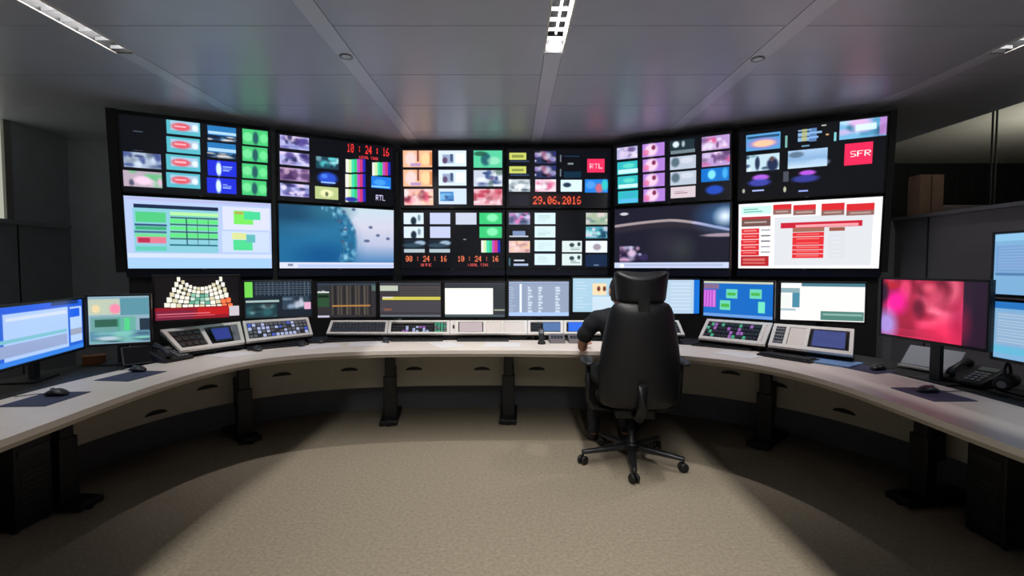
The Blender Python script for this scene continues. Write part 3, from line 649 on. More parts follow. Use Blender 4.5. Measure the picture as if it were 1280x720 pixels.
L, R = (714, 346, 392), (791, 346, 392)
c = mc(L, R, 'a8cce0'); c.lines(720, 352, 740, 386, 'c0d8e8', 9, 3, .3); c.rect(741, 355, 758, 369, 'f0d8b0'); c.ell(748, 361, 2, 3, '703828'); c.ell(755, 361, 2, 3, '703828'); c.rect(741, 371, 765, 388, 'c8dcea')
monitor('monitor', L, R, c, 'light blue monitor partly hidden by the seated person, with two small portraits', h=MON_H)
L, R = (792, 348, 394), (876, 348, 394)
c = mc(L, R, 'b4cce0'); c.rect(866, 349, 876, 393, '1870d0'); c.lines(838, 354, 862, 388, 'c8dcec', 8, 3, .3, True)
monitor('monitor', L, R, c, 'light blue monitor directly right of the chair headrest with a deep blue right margin', h=MON_H)
L, R = (877, 350, 397), (968, 350, 402)
c = mc(L, R, '1468c0'); c.rect(878, 351, 966, 355, 'c0c8b0'); c.rect(879, 356, 900, 362, '806888'); c.rect(879, 363, 896, 384, 'b850c8'); 
for k in range(4): c.rect(881 + k * 4, 364, 882 + k * 4, 383, 'd890e0')
for x, y in ((909, 362), (938, 362), (901, 376)): c.rect(x, y, x + 14, y + 11, '68d0b0'); c.rect(x + 2, y + 4, x + 12, y + 8, '48b048')
c.rect(948, 377, 956, 391, '70e0c0'); c.rect(878, 393, 966, 396, '6898d8')
monitor('monitor', L, R, c, 'bright blue monitor with green boxes and a magenta list')
L, R = (973, 351, 401), (1083, 353, 406)
c = mc(L, R, 'f4f0ee'); c.rect(975, 353, 1001, 357, 'e8f4f4'); c.rect(1002, 354, 1082, 359, '487888'); c.rect(975, 360, 1000, 366, '88a8b0'); c.rect(991, 366, 1000, 384, '4888a0'); c.rect(975, 385, 996, 388, 'a8c0c8'); c.rect(1027, 390, 1080, 401, '508078'); c.rect(1030, 393, 1078, 395, '88b0a8'); c.rect(976, 368, 989, 384, 'e8ece8')
monitor('monitor', L, R, c, 'white monitor with a teal header on the right part of the desk')
L, R = (1098, 347, 420), (1236, 348, 440)
c = mc(L, R, '200c20', 150, 90); c.q = [(1103, 351), (1232, 352), (1228, 437), (1100, 417)]
c.photo(1103, 351, 1215, 432, ['c01848', 'f03860', '881030', 'ff5070', 'e02050', '701030'], 91, 40); c.photo(1110, 351, 1215, 425, ['d02858', 'ff8098', '600820', 'f04878', 'a01838'], 95, 46); c.ell(1122, 378, 14, 14, 'ff10a0', .9, .5); c.ell(1108, 405, 14, 16, 'a898e8', .9, .5); c.ell(1112, 358, 14, 5, 'b81828', .8); c.ell(1104, 366, 7, 12, '180820', .9, .4); c.ell(1152, 385, 7, 10, '600c28', .9, .5); c.ell(1175, 372, 12, 12, 'e85878', .7, .6); c.ell(1190, 415, 30, 14, 'f02858', .8, .6); c.ell(1165, 360, 8, 6, 'ff7088', .6, .6)
c.rect(1204, 351, 1236, 437, '241428', .96); c.ell(1200, 405, 10, 22, 'a01040', .6, .6)
monitor('monitor', L, R, c, 'wide monitor glowing red and magenta near the right wall', h=.36)
for k, (y0, y1, yr0, yr1) in enumerate(((290, 370, 284, 377), (372, 448, 379, 467))):
    L, R = (1237, y0, y1), (1330, yr0, yr1)
    c = mc(L, R, '78a8d0')
    if k == 0: c.rect(1238, 291, 1330, 300, '88bce0'); c.rect(1242, 306, 1328, 340, '7098c8'); c.rect(1242, 342, 1328, 346, '5078a8'); c.lines(1246, 308, 1325, 338, '88a8d0', 8, 4, .3, True)
    else: c.rect(1238, 378, 1330, 388, '2870b8'); c.rect(1242, 392, 1328, 436, '88a8c8'); c.lines(1244, 394, 1325, 434, 'a8c0d8', 10, 4, .3, True); c.rect(1238, 438, 1330, 448, '60b0d0')
    hgt = .335
    zl = hgt * FPX / (L[2] - L[1])
    monitor('monitor', L, R, c, ('blue-grey monitor at the right edge, the upper of the stacked pair', 'blue-grey monitor at the right edge, the lower of the stacked pair')[k], h=(.335, .318)[k], stand=True, so=(.19, 0)[k], group='stacked monitors at the right edge')

# ------------------------------------------------------------------ console units (sloped equipment housings)
class Console:
    def __init__(s, P0, P1, Q0, Q1, zb, zt, label, name='console_unit'):
        s.P = [Vector((P0[0], P0[1], zb)), Vector((P1[0], P1[1], zb)), Vector((Q1[0], Q1[1], zt)), Vector((Q0[0], Q0[1], zt))]
        s.c = (s.P[0] + s.P[1]) / 2; s.c.z = DZ
        s.t = empty(name, s.c, 0, label, 'console', 'sloped console units on the desk')
        s.n = (s.P[1] - s.P[0]).cross(s.P[3] - s.P[0]).normalized()
    def pt(s, u, v, h): return (s.P[0] * (1 - u) + s.P[1] * u) * (1 - v) + (s.P[3] * (1 - u) + s.P[2] * u) * v + s.n * h - s.c
    def qb(s, mb, u0, u1, v0, v1, h0, h1, m):
        mb.quadbox([s.pt(u0, v0, h0), s.pt(u1, v0, h0), s.pt(u1, v1, h0), s.pt(u0, v1, h0), s.pt(u0, v0, h1), s.pt(u1, v0, h1), s.pt(u1, v1, h1), s.pt(u0, v1, h1)], m)
    def casing(s, dividers=()):
        mb = MB(); f = .024 / (s.P[1] - s.P[0]).length; g = .12
        # body wedge down to the desk
        b = [p - s.c for p in s.P]; lo = [Vector((p.x, p.y, .022)) for p in b]
        nn = Vector((s.n.x, s.n.y, 0)).normalized() * -1
        front = [lo[0] + nn * .03, lo[1] + nn * .03]
        body = [front[0], front[1], lo[2], lo[3], b[0] - s.n * .02, b[1] - s.n * .02, b[2] - s.n * .03, b[3] - s.n * .03]
        mb.quadbox(body, black_m)
        mb2 = MB()
        s.qb(mb2, 0, 1, 0, g, -.012, .006, alu_m); s.qb(mb2, 0, 1, 1 - g, 1, -.012, .006, alu_m)
        s.qb(mb2, 0, f, g, 1 - g, -.012, .006, alu_m); s.qb(mb2, 1 - f, 1, g, 1 - g, -.012, .006, alu_m)
        for d in dividers: s.qb(mb2, d - f / 2, d + f / 2, g, 1 - g, -.012, .006, alu_m)
        for u in (f * 2, .5, 1 - f * 2):
            p = s.pt(u, .05, 0); mb.lathe([(.012, .0), (.012, .03)], leg_m, (p.x - nn.x * -.02, p.y + .02, 0), 10)
        mb.build('casing', s.t); mb2.build('frame', s.t)
    def plate(s, u0, u1, m, name='blank_plate', v0=.1, v1=.9): mb = MB(); s.qb(mb, u0, u1, v0, v1, -.012, .001, m); return mb.build(name, s.t)
    def keys(s, u0, u1, nu, nv, m, name='key_field', v0=.14, v1=.86, base=dark_m, lit=()):
        mb = MB(); s.qb(mb, u0, u1, v0 - .03, v1 + .03, -.012, -.003, base); R = random.Random(int(u0 * 1000) + nu)
        for i in range(nu):
            for j in range(nv):
                a = u0 + (u1 - u0) * (i + .15) / nu; b = u0 + (u1 - u0) * (i + .85) / nu; c_ = v0 + (v1 - v0) * (j + .18) / nv; d = v0 + (v1 - v0) * (j + .82) / nv
                s.qb(mb, a, b, c_, d, -.003, .004, R.choice(lit) if lit and R.random() < .45 else m)
        return mb.build(name, s.t)
    def lcd(s, u0, u1, v0, v1, col, st, name='small_screen', bez=bezel_m):
        mb = MB(); g = .012; s.qb(mb, u0, u1, v0, v1, -.010, .004, bez); s.qb(mb, u0 + g, u1 - g, v0 + .07, v1 - .07, .004, .006, emis('lcd_' + '%02x%02x%02x' % col, col, st)); return mb.build(name, s.t)
lit_w = emis('key_lit_white', (200, 210, 255), .7); lit_p = emis('key_lit_violet', (190, 120, 220), .6); lit_b = emis('key_lit_blue', (80, 110, 240), .6); lit_g = emis('key_lit_green', (90, 220, 170), .5)
def A(px, py, z): return at(px, py, z)
ZC0, ZC1 = .775, .872
k1 = Console(A(226, 439.5, ZC0), A(306, 428.5, ZC0), A(200, 413, .905), A(300, 402.5, .905), ZC0, .905, 'leftmost sloped console unit with a blue screen and open cable bay')
k1.casing((.46,)); k1.lcd(.56, .82, .2, .85, (40, 50, 150), .8); k1.keys(.05, .42, 4, 3, dark_m, 'connector_bay', base=mat('dark_brown_inside', (48, 34, 28), .7)); k1.plate(.84, .96, key_m, 'grille')
k2 = Console(A(308, 428, ZC0), A(391, 418.5, ZC0), A(303, 402, .90), A(385, 397, .90), ZC0, .90, 'sloped console unit with glowing blue-white keys, second from the left')
k2.casing(); k2.keys(.05, .95, 14, 4, key_m, lit=(lit_w, lit_w, lit_b, dark_m), base=dark_m)
k3 = Console(A(408, 417.5, ZC0), A(484, 417.5, ZC0), A(414, 401, ZC1), A(486, 401, ZC1), ZC0, ZC1, 'sloped console unit with a plain grid of dark grey keys')
k3.casing(); k3.keys(.04, .96, 16, 5, mat('dull_keys', (78, 84, 96), .5), base=dark_m)
k4 = Console(A(484.5, 417.5, ZC0), A(562, 417.5, ZC0), A(486.5, 401, ZC1), A(562, 401, ZC1), ZC0, ZC1, 'sloped console unit with violet and green lit keys')
k4.casing(); k4.keys(.06, .72, 12, 3, dark_m, lit=(lit_p, lit_w, dark_m), v1=.6); k4.keys(.75, .95, 4, 4, key_m, 'green_keys', lit=(lit_g,), base=dark_m)
k5 = Console(A(562.5, 417.5, ZC0), A(659, 417.5, ZC0), A(562.5, 401, ZC1), A(659, 401, ZC1), ZC0, ZC1, 'sloped console unit of white blank plates with a pale pink screen')
k5.casing((.09, .45, .68)); k5.plate(.02, .08, white_m); k5.lcd(.11, .43, .08, .92, (225, 205, 210), .75); k5.plate(.47, .66, white_m); k5.plate(.70, .97, white_m)
k5.t.children[0]; mbk = MB(); k5.qb(mbk, .035, .06, .4, .6, .001, .012, dark_m); mbk.build('knob', k5.t)
k6 = Console(A(659.5, 417.5, ZC0), A(704, 417.5, ZC0), A(659.5, 401, ZC1), A(704, 401, ZC1), ZC0, ZC1, 'sloped black console unit with a small light blue screen')
k6.casing(); k6.keys(.06, .38, 4, 4, dark_m, base=black_m); k6.lcd(.42, .94, .12, .9, (90, 130, 190), .8)
k7 = Console(A(704.5, 417.5, ZC0), A(770, 417.5, ZC0), A(704.5, 401, ZC1), A(770, 401, ZC1), ZC0, ZC1, 'sloped console unit with a vivid blue tile beside the person')
k7.casing((.42,)); k7.lcd(.08, .38, .1, .92, (40, 110, 240), 1.0); k7.plate(.44, .96, dark_m)
k8 = Console(A(771, 417.5, ZC0), A(856, 419, ZC0), A(771, 401, ZC1), A(848, 401, ZC1), ZC0, ZC1, 'sloped console unit hidden behind the chair')
k8.casing(); k8.keys(.05, .95, 12, 4, dark_m, base=black_m)
k9 = Console(A(873, 423, ZC0), A(956, 431.5, ZC0), A(884, 399, .905), A(966, 404.5, .905), ZC0, .905, 'sloped console unit with rows of violet keys right of the chair')
k9.casing((.9,)); k9.keys(.05, .86, 15, 4, dark_m, lit=(lit_p, lit_p, dark_m, lit_g)); k9.plate(.91, .98, white_m)
k10 = Console(A(960, 432, ZC0), A(1066, 445, ZC0), A(968, 405, .905), A(1068, 412, .905), ZC0, .905, 'rightmost sloped console unit with a keypad, a white plate and a dark blue screen')
k10.casing((.2, .46)); k10.keys(.04, .19, 5, 5, key_m, 'keypad'); k10.plate(.23, .44, white_m); k10.lcd(.52, .92, .12, .9, (52, 70, 140), .8)

# ------------------------------------------------------------------ small things on the desk
def place(px, py, z=DZ): return at(px, py, z)
def ang_at(p): n_ = normal_i(near(p.x, p.y)); return math.atan2(-n_.x, n_.y)
def keyboard(px, py, label, w_=.44, d_=.14, da=0):
    p = place(px, py); t = empty('keyboard', p, ang_at(p) + da, label, 'keyboard', 'black keyboards on the desk')
    MB().box(-w_ / 2, w_ / 2, -d_ / 2, d_ / 2, 0, .016, dark_m).build('casing', t, bevel=.004)
    mb = MB()
    for j in range(5):
        for i in range(18):
            mb.box(-w_ / 2 + .012 + i * (w_ - .024) / 18, -w_ / 2 + .012 + (i + .82) * (w_ - .024) / 18, -d_ / 2 + .012 + j * (d_ - .024) / 5, -d_ / 2 + .012 + (j + .82) * (d_ - .024) / 5, .016, .023, black_m)
    mb.build('keys', t)
keyboard(440, 425.5, 'black keyboard in front of the dark grey key grid')
keyboard(522, 425.5, 'black keyboard in front of the violet and green keys')
keyboard(604, 425.5, 'black keyboard in front of the pale pink console screen')
keyboard(347, 433.5, 'black keyboard in front of the second console from the left', da=.05)
keyboard(903, 434, 'black keyboard in front of the violet keys right of the chair', da=0)
keyboard(984, 448, 'black keyboard beside the blue folder', w_=.36)
def mouse_geo(t, s=1.0, m=dark_m):
    R = []
    for k in range(7):
        q = k / 6; ww = .031 * math.sin(PI * (.14 + .72 * q)) ** .6; hh = .036 * math.sin(PI * (.12 + .76 * q)); y = -.052 + .104 * q
        R.append([(ww * math.cos(2 * PI * j / 14), y, max(0, hh * .5 + hh * .5 * math.sin(2 * PI * j / 14))) for j in range(14)])
    MB().rings(R, m).build('shell', t, sub=1)
    MB().tube([(0, .012, .034), (0, .028, .031)], .004, key_m, 8).build('wheel', t)
def mouse(px, py, label, da=0.0):
    p = place(px, py, DZ + .004); t = empty('computer_mouse', p, ang_at(p) + da, label, 'mouse', 'computer mice on the desk'); mouse_geo(t)
    cable = [Vector((0, .05, .008)), Vector((.01, .10, .004)), Vector((-.02, .17, .001)), Vector((.01, .24, .001))]
    MB().tube(cable, .002, black_m, 6).build('cable', t)
def pad(px, py, label, w_=.26, d_=.21):
    p = place(px, py); o = MB().box(-w_ / 2, w_ / 2, -d_ / 2, d_ / 2, 0, .003, pad_m).build('mouse_pad', loc=p, rz=ang_at(p), bevel=.001)
    tag(o, label, 'mouse pad', 'blue-grey mouse pads')
pad(58, 499, 'blue-grey mouse pad at the near left end of the desk'); mouse(71, 494, 'dark mouse on the pad at the near left end of the desk')
pad(165, 470, 'blue-grey mouse pad in front of the second monitor from the left'); mouse(172, 464, 'dark mouse on the pad in front of the second monitor from the left')
pad(1165, 493, 'blue-grey mouse pad below the red glowing monitor'); mouse(1160, 490, 'dark mouse on the pad below the red glowing monitor')
pad(1085, 462, 'blue-grey mouse pad right of the blue folder', .22, .18); mouse(1098, 462, 'dark mouse on the pad right of the blue folder')
mouse(401, 428, 'dark mouse left of the paper sheets near the key grid'); mouse(482, 427.5, 'dark mouse in front of the violet key console', .4); mouse(322, 438, 'dark mouse on the left bend of the desk'); mouse(378, 432, 'dark mouse beside the keyboard at the left bend', -.3)
def sheet(px, py, w_, d_, da, label):
    p = place(px, py); o = MB().box(-w_ / 2, w_ / 2, -d_ / 2, d_ / 2, 0, .0025, paper_m).build('paper_sheet', loc=p, rz=ang_at(p) + da); tag(o, label, 'paper', 'white papers lying on the desk')
sheet(460, 430, .30, .21, .1, 'white paper lying below the dark grey key grid'); sheet(558, 431, .21, .28, .5, 'white paper in front of the keyboard in the middle of the desk')
sheet(628, 431, .30, .21, -.1, 'white paper below the white blank plates'); sheet(285, 443, .21, .30, .3, 'white paper on the left bend below the blue console screen')
sheet(400, 433, .30, .21, .15, 'white paper between the left bend and the middle of the desk'); sheet(922, 443, .30, .21, -.2, 'white paper below the violet key console right of the chair')
p = place(1036, 453); t = tag(MB().box(-.16, .16, -.11, .11, 0, .012, blue_m).build('folder', loc=p, rz=ang_at(p) + .15, bevel=.003), 'light blue folder lying below the rightmost console', 'folder')
# bottle
p = place(229, 441)
t = empty('small_bottle', p, 0, 'small ivory bottle standing at the left end of the leftmost console', 'bottle')
MB().lathe([(.001, 0), (.020, .001), (.021, .01), (.021, .075), (.012, .095), (.011, .10)], mat('ivory', (222, 208, 190), .4)).build('body', t); MB().lathe([(.013, .10), (.013, .122), (.001, .123)], white_m).build('cap', t)
# desk phones
def phone(px, py, label, da=0.0, hs=True):
    p = place(px, py); t = empty('desk_phone', p, ang_at(p) + da, label, 'phone', 'black desk phones')
    mb = MB(); mb.quadbox([(-.1, -.1, 0), (.1, -.1, 0), (.1, .1, 0), (-.1, .1, 0), (-.1, -.1, .02), (.1, -.1, .02), (.1, .1, .085), (-.1, .1, .085)], black_m); mb.build('base', t, bevel=.006)
    sl = math.atan2(.065, .2); M = Matrix.Translation((0, 0, .053)) @ Matrix.Rotation(sl, 4, 'X')
    MB().box(0, .085, .04, .085, 0, .004, mat('grey_lcd', (110, 120, 118), .3), M).build('display', t)
    mb = MB()
    for i in range(3):
        for j in range(4): mb.box(.005 + i * .026, .024 + i * .026, -.085 + j * .028, -.066 + j * .028, 0, .005, key_m, M)
    mb.build('keypad', t)
    mb = MB(); mb.tube([M @ Vector((-.055, -.085, .012)), M @ Vector((-.055, -.07, .03)), M @ Vector((-.055, 0, .038)), M @ Vector((-.055, .07, .03)), M @ Vector((-.055, .085, .012))], .016, dark_m, 12, rr=[.022, .02, .013, .02, .022]); mb.build('handset', t)
phone(212, 450, 'black desk phone at the left bend of the desk beside the ivory bottle'); phone(1215, 478, 'black desk phone beneath the red glowing monitor at the right', .2)
# tilted tablet on a stand beside the left phone
p = place(174, 454); t = empty('tablet_stand', p, ang_at(p) - .5, 'dark tilted tablet on a stand under the second monitor from the left', 'tablet')
M = Matrix.Translation((0, 0, .05)) @ Matrix.Rotation(.9, 4, 'X')
MB().box(-.09, .09, -.07, .07, 0, .012, dark_m, M).build('tablet', t, bevel=.004); MB().box(-.08, .08, -.06, .06, .012, .013, mat('glossy_glass', (14, 16, 22), .12), M).build('glass', t)
MB().box(-.07, .07, -.02, .07, 0, .01, leg_m).build('foot', t, bevel=.003); MB().box(-.02, .02, .03, .045, .01, .09, leg_m).build('prop', t)
# small upright handset in its charger, middle of the desk
p = place(677, 430); t = empty('cordless_phone', p, .1, 'small black cordless phone standing in its cradle left of the person', 'phone')
MB().lathe([(.03, 0), (.034, .006), (.03, .022), (.02, .03)], black_m).build('cradle', t); MB().box(-.022, .022, -.010, .014, .024, .125, dark_m, Matrix.Rotation(-.15, 4, 'X')).build('handset', t, bevel=.006)
MB().box(-.015, .015, -.012, -.010, .085, .115, silver_m, Matrix.Rotation(-.15, 4, 'X')).build('display', t)
for px, lb in ((696, 'grey talkback box next to the cordless phone'), (720, 'grey talkback box nearest the person')):
    p = place(px, 428); t = empty('talkback_box', p, 0, lb, 'box', 'grey boxes below the blue console tile')
    mb = MB(); mb.quadbox([(-.065, -.06, 0), (.065, -.06, 0), (.065, .06, 0), (-.065, .06, 0), (-.065, -.05, .03), (.065, -.05, .03), (.065, .06, .065), (-.065, .06, .065)], mat('mid_grey_plastic', (104, 98, 104), .5)); mb.build('housing', t, bevel=.004)
    mb = MB(); M = Matrix.Translation((0, 0, .047)) @ Matrix.Rotation(.31, 4, 'X')
    for i in range(4):
        for j in range(2): mb.box(-.05 + i * .026, -.03 + i * .026, -.03 + j * .028, -.012 + j * .028, 0, .005, dark_m, M)
    mb.build('buttons', t)
# silver sloped panel below the red monitor
p = place(1161, 462); t = empty('intercom_unit', p, ang_at(p) + .1, 'silver sloped intercom box standing below the red glowing monitor', 'box')
mb = MB(); mb.quadbox([(-.15, -.03, .0), (.15, -.03, .0), (.15, .07, 0), (-.15, .07, 0), (-.15, -.02, .02), (.15, -.02, .02), (.15, .07, .13), (-.15, .07, .13)], silver_m); mb.build('housing', t, bevel=.004)
MB().box(-.15, .15, -.045, -.031, .0, .012, alu_m).build('front_rail', t)
# headset lying behind the right mouse pad
p = place(1258, 487); t = empty('headset', p, .6, 'black headset with a silver cap lying at the right edge of the desk', 'headset')
arc = [(math.cos(PI * k / 16) * .085, .0 + k * .0, math.sin(PI * k / 16) * .1 + .035) for k in range(17)]
MB().tube(arc, .007, black_m, 8).build('headband', t)
for sx in (-1, 1):
    M = Matrix.Translation((sx * .085, 0, .04)) @ Matrix.Rotation(PI / 2, 4, 'Y')
    cup = MB().lathe([(.02, -.018), (.036, -.016), (.039, 0), (.036, .016), (.02, .018)], black_m, M=M).build('ear_cup', t)
    M = Matrix.Translation((sx * .104, 0, .04)) @ Matrix.Rotation(PI / 2, 4, 'Y'); MB().lathe([(.018, -.002), (.018, .002)], silver_m, M=M).build('cap', cup)
MB().tube([(-.085, -.02, .03), (-.08, -.07, .02), (-.03, -.1, .015)], .003, black_m, 6).build('microphone_boom', t)
# dark cartons behind on the left and under-desk computers
def tower(x, y, rz, label, z=.0):
    t = empty('computer_tower', (x, y, z), rz, label, 'computer', 'black computers under the desk')
    MB().box(-.1, .1, -.23, .23, .012, .46, leg_m).build('casing', t, bevel=.006)
    mb = MB()
    for k in range(8): mb.box(-.07, .07, -.234, -.23, .08 + k * .03, .092 + k * .03, dark_m)
    mb.box(-.08, .08, -.235, -.23, .38, .42, dark_m); mb.build('front_grille', t)
    for sx in (-1, 1):
        for sy in (-1, 1): MB().lathe([(.015, 0), (.015, .013)], black_m, (sx * .08, sy * .2, 0), 10).build('foot', t)
for (x, y, lb) in ((-2.72, 2.50, 'black computer tower under the left end of the desk'), (2.56, 2.36, 'black computer tower under the right end of the desk')):
    tower(x, y, ang_at(Vector((x, y, 0))), lb)
# small cluster on the left rear shelf
p = at(118, 455, DZ - .012); tag(MB().box(-.06, .06, -.04, .04, 0, .06, mat('amber_card', (120, 70, 30), .6)).build('small_carton', loc=p, rz=.7, bevel=.003), 'small amber carton behind the desk under the left monitors', 'carton')

# ------------------------------------------------------------------ office chair
chx, chy = at(789, 577, 0)[:2]
chair = empty('office_chair', (chx, chy, 0), -.05, 'tall black leather control room chair with headrest on a five-star base', 'chair')
def cushion(W, T, Hs, m, name, zoff, yoff, curve, nz=14, nr=28, topcurl=0.0, lean=0.0, parent=None, flare=None):
    """upright padded cushion lofted along z. W(v): half width, T: half thickness"""
    R = []
    for i in range(nz + 1):
        v = i / nz; e = min(1.0, math.sin(min(v, 1 - v) * PI * .5 / .10) if min(v, 1 - v) < .10 else 1.0); e = max(e, .02)
        wv = W(v); sc = (.82 + .18 * e); ring = []
        for k in range(nr):
            a = 2 * PI * k / nr; cx = math.copysign(abs(math.cos(a)) ** .55, math.cos(a)); sy = math.copysign(abs(math.sin(a)) ** .75, math.sin(a))
            x = wv * sc * cx; y = T(v) * e * sy + curve(v) * (x / max(wv, .01)) ** 2 + yoff + lean * v
            z = zoff + v * Hs + topcurl * v * (abs(x) / wv) ** 2.2
            ring.append((x, y, z))
        R.append(ring)
    return MB().rings(R, m).build(name, parent, sub=1)
# the chair faces +y; its back is turned to the camera
cushion(lambda v: .262 - .012 * (1 - v) ** 3 - .076 * max(0, (v - .42) / .58) ** 1.2, lambda v: .045 + .015 * math.sin(PI * v), .715, leather_m, 'backrest', .43, -.255, lambda v: .05, lean=-.06, parent=chair)
cushion(lambda v: .152 + .022 * v, lambda v: .048, .185, leather_m, 'headrest', 1.115, -.305, lambda v: .055, nz=10, topcurl=.045, lean=-.01, parent=chair)
MB().box(-.035, .035, -.35, -.335, .98, 1.18, leg_m).build('headrest_bracket', chair, bevel=.004)
mb = MB(); mb.tube([(0, -.02, .36), (0, -.25, .38), (0, -.335, .47), (0, -.355, .62)], .03, leg_m, 12); mb.build('back_support', chair)
R = []
for i in range(13):
    q = i / 12; y = -.24 + .50 * q; e = max(.05, math.sin(PI * min(1, max(0, .03 + .94 * q))) ** .35); 
    R.append([(.25 * e ** .6 * math.copysign(abs(math.cos(2 * PI * k / 26)) ** .6, math.cos(2 * PI * k / 26)), y, .46 + .05 * e * math.copysign(abs(math.sin(2 * PI * k / 26)) ** .7, math.sin(2 * PI * k / 26))) for k in range(26)])
MB().rings(R, leather_m).build('seat', chair, sub=1)
MB().box(-.13, .13, -.14, .14, .34, .405, leg_m).build('mechanism', chair, bevel=.012)
MB().tube([(.12, .03, .37), (.24, .05, .365)], .008, leg_m).build('lever', chair)
for sx in (-1, 1):
    mb = MB(); mb.tube([(sx * .12, -.03, .37), (sx * .27, -.03, .39), (sx * .305, -.05, .45), (sx * .31, -.07, .69)], .018, leg_m, 10); ap = mb.build('armrest_post', chair)
    R = []
    for i in range(9):
        q = i / 8; e = max(.25, math.sin(PI * (.06 + .88 * q)) ** .4)
        R.append([(sx * .315 + .045 * e * math.cos(2 * PI * k / 16), -.19 + .28 * q, .715 + .022 * e * math.sin(2 * PI * k / 16)) for k in range(16)])
    MB().rings(R, mat('soft_black', (24, 26, 28), .5)).build('armrest', chair, sub=1)
MB().lathe([(.045, .10), (.045, .16), (.03, .17), (.03, .24), (.022, .245), (.022, .35)], leg_m).build('gas_column', chair)
MB().lathe([(.05, .085), (.06, .09), (.06, .135), (.04, .15)], leg_m).build('hub', chair)
for k in range(5):
    a = math.radians(-98 + 72 * k); d = Vector((math.cos(a), math.sin(a), 0)); s_ = Vector((-d.y, d.x, 0))
    mb = MB(); R = []
    for q in (0, .25, .5, .75, 1):
        r_ = .03 + .32 * q; hw = .028 - .010 * q; zc = .115 - .03 * q; hh = .02 - .008 * q; c0 = d * r_
        R.append([c0 + s_ * hw * cx + Vector((0, 0, zc + hh * cz)) for cx, cz in ((-1, -1), (1, -1), (1, .5), (.6, 1), (-.6, 1), (-1, .5))])
    lg = mb.rings(R, mat('base_metal', (60, 62, 66), .3, metal=.7), smooth=False).build('leg', chair, bevel=.004)
    cc = d * .345
    mb = MB(); M = Matrix.Translation(cc + Vector((0, 0, .031))) @ Matrix.Rotation(a + .6, 4, 'Z') @ Matrix.Rotation(PI / 2, 4, 'X')
    for o_ in (-.017, .017): mb.lathe([(.012, o_ - .010), (.028, o_ - .009), (.031, o_), (.028, o_ + .009), (.012, o_ + .010)], black_m, n=18, M=M)
    mb.lathe([(.008, 0), (.008, .07)], leg_m, (cc.x, cc.y, .025), 8); mb.build('caster', lg)

# ------------------------------------------------------------------ person
def evaluate(o):
    dg = bpy.context.evaluated_depsgraph_get(); me = bpy.data.meshes.new_from_object(o.evaluated_get(dg)); return me
def skin_mesh(chains, root=0, sub=2):
    """chains: list of lists of (key, (x,y,z), r). Shared keys weld."""
    ids = {}; V = []; Rr = []; E = []
    for ch in chains:
        prev = None
        for key, co, r in ch:
            if key not in ids: ids[key] = len(V); V.append(co); Rr.append(r if isinstance(r, tuple) else (r, r))
            if prev is not None: E.append((prev, ids[key]))
            prev = ids[key]
    me = bpy.data.meshes.new('tmp'); me.from_pydata(V, E, []); o = bpy.data.objects.new('tmp', me); COL.objects.link(o)
    o.modifiers.new('s', 'SKIN'); 
    for i, d in enumerate(me.skin_vertices[0].data): d.radius = Rr[i]; d.use_root = (i == root)
    m2 = o.modifiers.new('u', 'SUBSURF'); m2.levels = sub; m2.render_levels = sub
    bpy.context.view_layer.update(); out = evaluate(o); bpy.data.objects.remove(o); return out
def fuse(name, meshes, m, parent, voxel=.006, smooth=3):
    bm = bmesh.new()
    for me in meshes: bm.from_mesh(me)
    me = bpy.data.meshes.new(name); bm.to_mesh(me); bm.free(); me.materials.clear(); me.materials.append(m)
    for p_ in me.polygons: p_.material_index = 0
    o = bpy.data.objects.new('tmp', me); COL.objects.link(o)
    r = o.modifiers.new('r', 'REMESH'); r.mode = 'VOXEL'; r.voxel_size = voxel; r.use_smooth_shade = True
    s2 = o.modifiers.new('c', 'SMOOTH'); s2.iterations = smooth; s2.factor = .5
    bpy.context.view_layer.update(); out = evaluate(o); bpy.data.objects.remove(o)
    out.materials.clear(); out.materials.append(m); out.polygons.foreach_set('use_smooth', [True] * len(out.polygons))
    return link(name, out, parent)
px0, py0 = chx + .0, chy - .02
person = empty('person', (px0 - .07, py0, .0), .02, 'person in a black short-sleeved shirt sitting in the tall black chair, arms on the desk', 'person')
# local frame: +y is forward (towards the desk); hips at y=-.02, z=.58
def hand(side, wrist, dirv):
    d = Vector(dirv).normalized(); wv = Vector(wrist); up = Vector((0, 0, 1)); sd = d.cross(up).normalized() * side   # towards the little finger when palm is down
    ch = []; pm = wv + d * .045; kn = 'h%d' % side
    ch.append([('wrist%d' % side, tuple(wv), (.025, .019)), (kn + 'p', tuple(pm), (.034, .015))])
    for k, (o_, ln) in enumerate(((-.034, .074), (-.012, .084), (.011, .078), (.033, .062))):
        b = wv + d * .085 + sd * o_; spread = (d + sd * o_ * 4.0).normalized()
        m1 = b + spread * ln * .45 + up * .006; m2 = m1 + (spread * .9 - up * .35) * ln * .35; m3 = m2 + (spread * .7 - up * .7) * ln * .28
        root_ = wv + d * .045 + sd * o_ * .7
        ch.append([(kn + 'p', None, None), (kn + 'b%d' % k, tuple(b), .0085), (kn + 'c%d' % k, tuple(m1), .008), (kn + 'd%d' % k, tuple(m2), .0075), (kn + 'e%d' % k, tuple(m3), .007)])
    tb = wv + d * .03 - sd * .03; t1 = tb + (d * .6 - sd * .6) * .035; t2 = t1 + d * .028 - up * .006
    ch.append([(kn + 'p', None, None), (kn + 't0', tuple(tb), .012), (kn + 't1', tuple(t1), .010), (kn + 't2', tuple(t2), .0085)])
    return ch
def solve(chains):
    known = {}
    for ch in chains:
        for k, c0, r in ch:
            if c0 is not None: known[k] = (k, c0, r)
    return [[known[k] for k, _, _ in ch] for ch in chains]
SHz = 1.0
